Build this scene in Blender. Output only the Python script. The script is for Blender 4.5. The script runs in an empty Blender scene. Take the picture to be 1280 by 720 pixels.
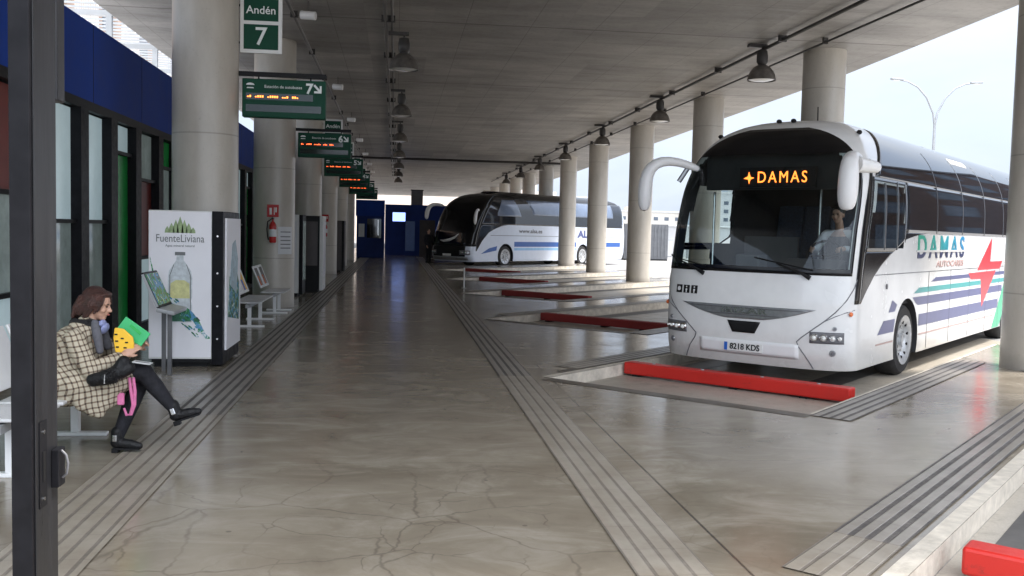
import bpy, bmesh, math, random
from mathutils import Vector, Matrix
random.seed(7)
R = math.radians
sc = bpy.context.scene
COL = sc.collection
PITCH = 7.4          # bay / column spacing along the platform
CEIL = 5.65
BAYZ = -0.15

# ------------------------------------------------------------------ materials
def new_mat(name):
    m = bpy.data.materials.new(name); m.use_nodes = True
    nt = m.node_tree; return m, nt, nt.nodes['Principled BSDF']

def pm(name, col, rough=0.5, metal=0.0, var=0.0, scale=4.0, bump=0.0, bscale=30.0, spec=0.5, coat=0.0,
       rvar=0.0, emit=None, estr=0.0, ior=1.5, stretch=(1, 1, 1)):
    m, nt, b = new_mat(name)
    N, L = nt.nodes.new, nt.links.new
    b.inputs['Base Color'].default_value = (*col, 1)
    b.inputs['Roughness'].default_value = rough
    b.inputs['Metallic'].default_value = metal
    b.inputs['IOR'].default_value = ior
    b.inputs['Coat Weight'].default_value = coat
    b.inputs['Coat Roughness'].default_value = 0.06
    b.inputs['Specular IOR Level'].default_value = spec
    if emit:
        b.inputs['Emission Color'].default_value = (*emit, 1); b.inputs['Emission Strength'].default_value = estr
    if var or bump or rvar:
        tc = N('ShaderNodeTexCoord'); mp = N('ShaderNodeMapping'); mp.inputs['Scale'].default_value = stretch
        L(tc.outputs['Object'], mp.inputs['Vector'])
    if var or rvar:
        n = N('ShaderNodeTexNoise'); n.inputs['Scale'].default_value = scale; n.inputs['Detail'].default_value = 8
        n.inputs['Roughness'].default_value = 0.65
        L(mp.outputs['Vector'], n.inputs['Vector'])
    if var:
        r = N('ShaderNodeMapRange'); r.inputs['From Min'].default_value = 0.3; r.inputs['From Max'].default_value = 0.7
        r.inputs['To Min'].default_value = 1 - var; r.inputs['To Max'].default_value = 1 + var
        L(n.outputs['Fac'], r.inputs['Value'])
        mx = N('ShaderNodeVectorMath'); mx.operation = 'SCALE'; mx.inputs[0].default_value = col
        L(r.outputs['Result'], mx.inputs['Scale']); L(mx.outputs['Vector'], b.inputs['Base Color'])
    if rvar:
        r2 = N('ShaderNodeMapRange'); r2.inputs['From Min'].default_value = 0.3; r2.inputs['From Max'].default_value = 0.7
        r2.inputs['To Min'].default_value = max(0.02, rough - rvar); r2.inputs['To Max'].default_value = rough + rvar
        L(n.outputs['Fac'], r2.inputs['Value']); L(r2.outputs['Result'], b.inputs['Roughness'])
    if bump:
        n2 = N('ShaderNodeTexNoise'); n2.inputs['Scale'].default_value = bscale; n2.inputs['Detail'].default_value = 5
        L(mp.outputs['Vector'], n2.inputs['Vector'])
        bp = N('ShaderNodeBump'); bp.inputs['Strength'].default_value = bump; bp.inputs['Distance'].default_value = 0.02
        L(n2.outputs['Fac'], bp.inputs['Height']); L(bp.outputs['Normal'], b.inputs['Normal'])
    return m

def mathn(nt, op, a, b=None, c=None):
    n = nt.nodes.new('ShaderNodeMath'); n.operation = op
    for i, v in enumerate((a, b, c)):
        if v is None: continue
        if isinstance(v, (int, float)): n.inputs[i].default_value = v
        else: nt.links.new(v, n.inputs[i])
    return n.outputs[0]

def mixc(nt, f, a, b, mode='MIX'):
    n = nt.nodes.new('ShaderNodeMix'); n.data_type = 'RGBA'; n.blend_type = mode
    for s, v in ((n.inputs[0], f), (n.inputs[6], a), (n.inputs[7], b)):
        if isinstance(v, (int, float)): s.default_value = v
        elif isinstance(v, tuple): s.default_value = (*v[:3], 1)
        else: nt.links.new(v, s)
    return n.outputs[2]

def noise(nt, vec, scale, detail=6, rough=0.6, dist=0.0):
    n = nt.nodes.new('ShaderNodeTexNoise'); n.inputs['Scale'].default_value = scale
    n.inputs['Detail'].default_value = detail; n.inputs['Roughness'].default_value = rough
    n.inputs['Distortion'].default_value = dist
    nt.links.new(vec, n.inputs['Vector']); return n.outputs['Fac'], n.outputs['Color']

def mrange(nt, v, a, b, c=0.0, d=1.0, smooth=False):
    n = nt.nodes.new('ShaderNodeMapRange')
    if smooth: n.interpolation_type = 'SMOOTHSTEP'
    for i, x in enumerate((v, a, b, c, d)):
        if isinstance(x, (int, float)): n.inputs[i].default_value = x
        else: nt.links.new(x, n.inputs[i])
    return n.outputs[0]

def coords(nt, scale=(1, 1, 1)):
    tc = nt.nodes.new('ShaderNodeTexCoord'); mp = nt.nodes.new('ShaderNodeMapping'); mp.inputs['Scale'].default_value = scale
    nt.links.new(tc.outputs['Object'], mp.inputs['Vector']); return mp.outputs['Vector']

def sep(nt, v):
    s = nt.nodes.new('ShaderNodeSeparateXYZ'); nt.links.new(v, s.inputs[0]); return s.outputs

def polished_floor():
    m, nt, b = new_mat('polished_concrete')
    v = coords(nt)
    big, _ = noise(nt, v, 0.35, 6, 0.6, 0.6)
    midv = coords(nt, (0.55, 1.0, 1))
    mid, _ = noise(nt, midv, 2.2, 8, 0.7, 0.8)
    fine, _ = noise(nt, v, 14, 6, 0.75)
    c = mixc(nt, mrange(nt, big, 0.35, 0.65), (0.185, 0.155, 0.115), (0.295, 0.257, 0.20))
    c = mixc(nt, mrange(nt, mid, 0.48, 0.72), c, (0.34, 0.305, 0.25))
    c = mixc(nt, mrange(nt, mid, 0.45, 0.28, 0, 0.6), c, (0.165, 0.133, 0.10))
    c = mixc(nt, mrange(nt, fine, 0.55, 0.8, 0, 0.4), c, (0.24, 0.20, 0.155))
    # hairline cracks: two voronoi webs, distorted, only in worn patches
    _, nc = noise(nt, v, 1.6, 4, 0.6)
    vm = nt.nodes.new('ShaderNodeVectorMath'); vm.operation = 'MULTIPLY_ADD'
    nt.links.new(nc, vm.inputs[0]); vm.inputs[1].default_value = (0.34, 0.34, 0); nt.links.new(v, vm.inputs[2])
    cr = None
    for sc_, w, lo, hi in ((1.15, 0.0085, 0.36, 0.46), (2.3, 0.011, 0.46, 0.56)):
        vo = nt.nodes.new('ShaderNodeTexVoronoi'); vo.feature = 'DISTANCE_TO_EDGE'; vo.inputs['Scale'].default_value = sc_
        nt.links.new(vm.outputs[0], vo.inputs['Vector'])
        line = mrange(nt, vo.outputs['Distance'], w * 0.3, w * 1.6, 1, 0)
        mk, _ = noise(nt, v, 0.55 * sc_, 3, 0.6)
        k = mathn(nt, 'MULTIPLY', line, mrange(nt, mk, lo, hi))
        cr = k if cr is None else mathn(nt, 'MAXIMUM', cr, k)
    s = sep(nt, v)
    # the cracking sits in the old slab nearest the doors
    near = mathn(nt, 'MULTIPLY', mrange(nt, mathn(nt, 'ADD', s[1], mathn(nt, 'MULTIPLY', big, 2.0)), 6.9, 8.4, 1, 0.04), mrange(nt, s[0], 1.2, 2.2, 1, 0.12))
    cr = mathn(nt, 'MULTIPLY', cr, near)
    c = mixc(nt, mathn(nt, 'MULTIPLY', cr, 0.42), c, (0.085, 0.068, 0.052))
    # saw cut joints every pitch across, one along
    fy = mathn(nt, 'ABSOLUTE', mathn(nt, 'SUBTRACT', mathn(nt, 'FRACT', mathn(nt, 'DIVIDE', mathn(nt, 'ADD', s[1], 100.3), 3.7)), 0.5))
    j = mrange(nt, fy, 0.4985, 0.4995, 0, 1)
    jx = mrange(nt, mathn(nt, 'ABSOLUTE', mathn(nt, 'SUBTRACT', s[0], 1.86)), 0.006, 0.012, 1, 0)
    j = mathn(nt, 'MAXIMUM', mathn(nt, 'MULTIPLY', j, 0.35), mathn(nt, 'MULTIPLY', jx, 0.8))
    c = mixc(nt, j, c, (0.055, 0.045, 0.035))
    sp = nt.nodes.new('ShaderNodeTexVoronoi'); sp.inputs['Scale'].default_value = 1.7; nt.links.new(v, sp.inputs['Vector'])
    dotm = mrange(nt, sp.outputs['Distance'], 0.022, 0.034, 0.45, 0)
    c = mixc(nt, dotm, c, (0.07, 0.06, 0.05))
    nt.links.new(c, b.inputs['Base Color'])
    rr = mrange(nt, mid, 0.3, 0.7, 0.07, 0.22)
    rr = mathn(nt, 'ADD', rr, mathn(nt, 'MULTIPLY', fine, 0.08))
    nt.links.new(rr, b.inputs['Roughness'])
    b.inputs['Specular IOR Level'].default_value = 0.85
    bp = nt.nodes.new('ShaderNodeBump'); bp.inputs['Strength'].default_value = 0.12; bp.inputs['Distance'].default_value = 0.003
    h = mathn(nt, 'SUBTRACT', mathn(nt, 'MULTIPLY', mid, 1.4), mathn(nt, 'MULTIPLY', cr, 0.6))
    nt.links.new(h, bp.inputs['Height']); nt.links.new(bp.outputs['Normal'], b.inputs['Normal'])
    return m

def ceiling_mat():
    m, nt, b = new_mat('board_marked_concrete')
    v = coords(nt)
    s = sep(nt, v)
    big, _ = noise(nt, coords(nt, (1, 2.2, 1)), 0.5, 7, 0.65, 0.3)
    streak, _ = noise(nt, coords(nt, (0.35, 3.2, 1)), 1.3, 6, 0.6)
    fine, _ = noise(nt, v, 9, 5, 0.7)
    c = mixc(nt, mrange(nt, big, 0.35, 0.66), (0.24, 0.222, 0.200), (0.40, 0.375, 0.345))
    c = mixc(nt, mrange(nt, streak, 0.42, 0.7, 0, 0.35), c, (0.42, 0.39, 0.36))
    c = mixc(nt, mrange(nt, fine, 0.5, 0.75, 0, 0.35), c, (0.12, 0.105, 0.09))
    def joint(o, off, step, w):
        f = mathn(nt, 'ABSOLUTE', mathn(nt, 'SUBTRACT', mathn(nt, 'FRACT', mathn(nt, 'DIVIDE', mathn(nt, 'ADD', o, off), step)), 0.5))
        return mrange(nt, f, 0.5 - w / step, 0.5 - 0.3 * w / step, 0, 1)
    j = mathn(nt, 'MAXIMUM', joint(s[0], 100.0, 1.25, 0.012), joint(s[1], 100.4, 2.47, 0.014))
    j2 = joint(s[1], 100.4, 7.41, 0.05)
    j = mathn(nt, 'MAXIMUM', mathn(nt, 'MULTIPLY', j, 0.42), mathn(nt, 'MULTIPLY', j2, 0.7))
    c = mixc(nt, j, c, (0.07, 0.06, 0.05))
    # each shuttering panel a slightly different grey
    vo = nt.nodes.new('ShaderNodeTexWhiteNoise'); cm = nt.nodes.new('ShaderNodeCombineXYZ')
    nt.links.new(mathn(nt, 'FLOOR', mathn(nt, 'DIVIDE', mathn(nt, 'ADD', s[0], 100.625), 1.25)), cm.inputs[0])
    nt.links.new(mathn(nt, 'FLOOR', mathn(nt, 'DIVIDE', mathn(nt, 'ADD', s[1], 101.635), 2.47)), cm.inputs[1])
    nt.links.new(cm.outputs[0], vo.inputs['Vector'])
    sc2 = nt.nodes.new('ShaderNodeVectorMath'); sc2.operation = 'SCALE'
    nt.links.new(c, sc2.inputs[0]); nt.links.new(mrange(nt, vo.outputs['Value'], 0, 1, 0.85, 1.1), sc2.inputs['Scale'])
    nt.links.new(sc2.outputs[0], b.inputs['Base Color'])
    b.inputs['Roughness'].default_value = 0.55
    bp = nt.nodes.new('ShaderNodeBump'); bp.inputs['Strength'].default_value = 0.5; bp.inputs['Distance'].default_value = 0.01
    nt.links.new(mathn(nt, 'SUBTRACT', fine, j), bp.inputs['Height']); nt.links.new(bp.outputs['Normal'], b.inputs['Normal'])
    return m

def column_mat():
    m, nt, b = new_mat('cast_concrete')
    v = coords(nt); s = sep(nt, v)
    n1, _ = noise(nt, coords(nt, (1, 1, 0.35)), 1.8, 7, 0.65)
    n2, _ = noise(nt, v, 22, 4, 0.7)
    c = mixc(nt, mrange(nt, n1, 0.3, 0.7), (0.40, 0.368, 0.318), (0.54, 0.505, 0.448))
    c = mixc(nt, mrange(nt, n2, 0.6, 0.75, 0, 0.4), c, (0.24, 0.21, 0.18))
    f = mathn(nt, 'ABSOLUTE', mathn(nt, 'SUBTRACT', mathn(nt, 'FRACT', mathn(nt, 'DIVIDE', mathn(nt, 'ADD', s[2], 0.85), 1.9)), 0.5))
    j = mrange(nt, f, 0.493, 0.4975, 0, 0.45)
    c = mixc(nt, j, c, (0.14, 0.125, 0.105))
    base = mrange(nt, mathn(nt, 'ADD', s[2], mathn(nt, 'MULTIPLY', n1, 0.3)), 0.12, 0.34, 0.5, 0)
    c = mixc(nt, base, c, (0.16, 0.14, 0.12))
    nt.links.new(c, b.inputs['Base Color'])
    b.inputs['Roughness'].default_value = 0.33
    bp = nt.nodes.new('ShaderNodeBump'); bp.inputs['Strength'].default_value = 0.25; bp.inputs['Distance'].default_value = 0.01
    nt.links.new(n1, bp.inputs['Height']); nt.links.new(bp.outputs['Normal'], b.inputs['Normal'])
    return m

def strip_mat(name='grooved_strip', worn=False):
    # warning strip: grooves run along local X, strip spans local Y -0.25..0.25
    m, nt, b = new_mat(name)
    v = coords(nt); s = sep(nt, v)
    n1, _ = noise(nt, v, 3.0, 6, 0.7); n2, _ = noise(nt, v, 25, 3, 0.6)
    f = mathn(nt, 'ABSOLUTE', mathn(nt, 'SUBTRACT', mathn(nt, 'FRACT', mathn(nt, 'DIVIDE', mathn(nt, 'ADD', s[1], 10.0), 0.1)), 0.5))
    g = mrange(nt, f, 0.36 if worn else 0.29, 0.42 if worn else 0.35, 0, 1)
    base = mixc(nt, mrange(nt, n1, 0.35, 0.65), (0.24, 0.205, 0.16) if worn else (0.20, 0.178, 0.15), (0.34, 0.305, 0.255) if worn else (0.29, 0.262, 0.23))
    # tile joints every 40 cm along the strip
    fj = mathn(nt, 'ABSOLUTE', mathn(nt, 'SUBTRACT', mathn(nt, 'FRACT', mathn(nt, 'DIVIDE', mathn(nt, 'ADD', s[0], 50.0), 0.4)), 0.5))
    base = mixc(nt, mrange(nt, fj, 0.488, 0.494, 0, 0.5), base, (0.12, 0.10, 0.085))
    dark = mixc(nt, mrange(nt, n1, 0.4, 0.7), (0.13, 0.11, 0.09) if worn else (0.05, 0.046, 0.045), (0.20, 0.175, 0.15) if worn else (0.12, 0.11, 0.10))
    wear = mrange(nt, n2, 0.3, 0.6, 0.65, 1.0)
    c = mixc(nt, mathn(nt, 'MULTIPLY', g, wear), base, dark)
    nt.links.new(c, b.inputs['Base Color']); nt.links.new(mrange(nt, g, 0, 1, 0.32, 0.6), b.inputs['Roughness'])
    bp = nt.nodes.new('ShaderNodeBump'); bp.inputs['Strength'].default_value = 0.6; bp.inputs['Distance'].default_value = 0.006
    bp.invert = True
    nt.links.new(g, bp.inputs['Height']); nt.links.new(bp.outputs['Normal'], b.inputs['Normal'])
    return m

def plaid_mat():
    m, nt, b = new_mat('houndstooth_wool')
    v = coords(nt, (1, 1, 1)); s = sep(nt, v)
    _, nc = noise(nt, v, 5, 2, 0.5)
    ns = sep(nt, nc)
    def lines(o, step, w):
        f = mathn(nt, 'FRACT', mathn(nt, 'DIVIDE', mathn(nt, 'ADD', o, 20.0), step))
        return mathn(nt, 'LESS_THAN', f, w)
    u = mathn(nt, 'ADD', mathn(nt, 'ADD', s[0], mathn(nt, 'MULTIPLY', s[1], 0.85)), mathn(nt, 'ADD', mathn(nt, 'MULTIPLY', s[2], 0.22), mathn(nt, 'MULTIPLY', ns[0], 0.05)))
    w = mathn(nt, 'ADD', mathn(nt, 'SUBTRACT', s[2], mathn(nt, 'MULTIPLY', s[0], 0.22)), mathn(nt, 'MULTIPLY', ns[1], 0.05))
    a = lines(u, 0.044, 0.30); c2 = lines(w, 0.044, 0.30)
    both = mathn(nt, 'MULTIPLY', a, c2); one = mathn(nt, 'MAXIMUM', a, c2)
    c = mixc(nt, one, (0.46, 0.41, 0.315), (0.22, 0.17, 0.125))
    c = mixc(nt, both, c, (0.06, 0.045, 0.04))
    nt.links.new(c, b.inputs['Base Color']); b.inputs['Roughness'].default_value = 0.95
    b.inputs['Specular IOR Level'].default_value = 0.15
    n3, _ = noise(nt, v, 160, 3, 0.6)
    bp = nt.nodes.new('ShaderNodeBump'); bp.inputs['Strength'].default_value = 0.4; bp.inputs['Distance'].default_value = 0.003
    nt.links.new(n3, bp.inputs['Height']); nt.links.new(bp.outputs['Normal'], b.inputs['Normal'])
    return m

def clear_glass(name, tint=(0.55, 0.6, 0.6), ior=1.5):
    m = bpy.data.materials.new(name); m.use_nodes = True; nt = m.node_tree
    nt.nodes.remove(nt.nodes['Principled BSDF'])
    out = nt.nodes['Material Output']
    t = nt.nodes.new('ShaderNodeBsdfTransparent'); t.inputs[0].default_value = (*tint, 1)
    g = nt.nodes.new('ShaderNodeBsdfGlossy'); g.inputs['Roughness'].default_value = 0.015; g.inputs[0].default_value = (0.9, 0.95, 1, 1)
    ge = nt.nodes.new('ShaderNodeNewGeometry'); dt = nt.nodes.new('ShaderNodeVectorMath'); dt.operation = 'DOT_PRODUCT'
    nt.links.new(ge.outputs['Normal'], dt.inputs[0]); nt.links.new(ge.outputs['Incoming'], dt.inputs[1])
    f0 = ((ior - 1) / (ior + 1)) ** 2
    om = mathn(nt, 'SUBTRACT', 1.0, mathn(nt, 'ABSOLUTE', dt.outputs['Value']))
    fo = mathn(nt, 'MULTIPLY_ADD', mathn(nt, 'POWER', om, 5.0), 1 - f0, f0)
    mx = nt.nodes.new('ShaderNodeMixShader')
    nt.links.new(fo, mx.inputs[0]); nt.links.new(t.outputs[0], mx.inputs[1]); nt.links.new(g.outputs[0], mx.inputs[2])
    nt.links.new(mx.outputs[0], out.inputs[0]); return m

def road_mat(name, c1, c2, rough):
    m, nt, b = new_mat(name)
    v = coords(nt)
    n1, _ = noise(nt, v, 0.4, 7, 0.65, 0.4); n2, _ = noise(nt, v, 3.5, 6, 0.7); n3, _ = noise(nt, v, 60, 3, 0.7)
    c = mixc(nt, mrange(nt, n1, 0.35, 0.65), c1, c2)
    c = mixc(nt, mrange(nt, n2, 0.55, 0.75, 0, 0.6), c, tuple(x * 0.5 for x in c1))
    c = mixc(nt, mrange(nt, n3, 0.4, 0.7, 0, 0.35), c, tuple(x * 0.6 for x in c1))
    nt.links.new(c, b.inputs['Base Color']); nt.links.new(mrange(nt, n2, 0.3, 0.7, rough - 0.1, rough + 0.15), b.inputs['Roughness'])
    bp = nt.nodes.new('ShaderNodeBump'); bp.inputs['Strength'].default_value = 0.3; bp.inputs['Distance'].default_value = 0.006
    nt.links.new(n3, bp.inputs['Height']); nt.links.new(bp.outputs['Normal'], b.inputs['Normal'])
    return m

def scuffed(name, col, dark, rough, zgrime=None):
    m, nt, b = new_mat(name); v = coords(nt); s = sep(nt, v)
    n1, _ = noise(nt, coords(nt, (1, 3, 3)), 3.5, 8, 0.7, 0.5); n2, _ = noise(nt, v, 11, 6, 0.75); n3, _ = noise(nt, v, 1.2, 4)
    c = mixc(nt, mrange(nt, n3, 0.3, 0.7), col, tuple(x * 0.82 for x in col))
    if zgrime is None:
        c = mixc(nt, mrange(nt, n1, 0.60, 0.70, 0, 0.75), c, dark); c = mixc(nt, mrange(nt, n2, 0.66, 0.72, 0, 0.8), c, dark)
    else:
        g = mrange(nt, mathn(nt, 'ADD', s[2], mathn(nt, 'MULTIPLY', n1, 0.35)), zgrime[0], zgrime[1], 0.5, 0.0)
        c = mixc(nt, g, c, dark)
    nt.links.new(c, b.inputs['Base Color']); nt.links.new(mrange(nt, n3 if zgrime else n2, 0.3, 0.7, rough - 0.05, rough + (0.03 if zgrime else 0.15)), b.inputs['Roughness'])
    if zgrime: b.inputs['Coat Weight'].default_value = 0.4; b.inputs['Coat Roughness'].default_value = 0.05
    else:
        bp = nt.nodes.new('ShaderNodeBump'); bp.inputs['Strength'].default_value = 0.3; bp.inputs['Distance'].default_value = 0.004
        nt.links.new(n2, bp.inputs['Height']); nt.links.new(bp.outputs['Normal'], b.inputs['Normal'])
    return m

def adprint():
    m, nt, b = new_mat('printed_water_picture')
    n1, _ = noise(nt, coords(nt), 7, 5, 0.6, 1.2); n2, _ = noise(nt, coords(nt, (1.3, 1, 1)), 11, 4, 0.6, 0.8)
    c = mixc(nt, mrange(nt, n1, 0.44, 0.50), (0.02, 0.14, 0.07), (0.06, 0.30, 0.12))
    c = mixc(nt, mrange(nt, n2, 0.50, 0.55), c, (0.10, 0.30, 0.50)); c = mixc(nt, mrange(nt, n1, 0.57, 0.62), c, (0.70, 0.75, 0.76))
    nt.links.new(c, b.inputs['Base Color']); b.inputs['Roughness'].default_value = 0.2
    return m

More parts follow.
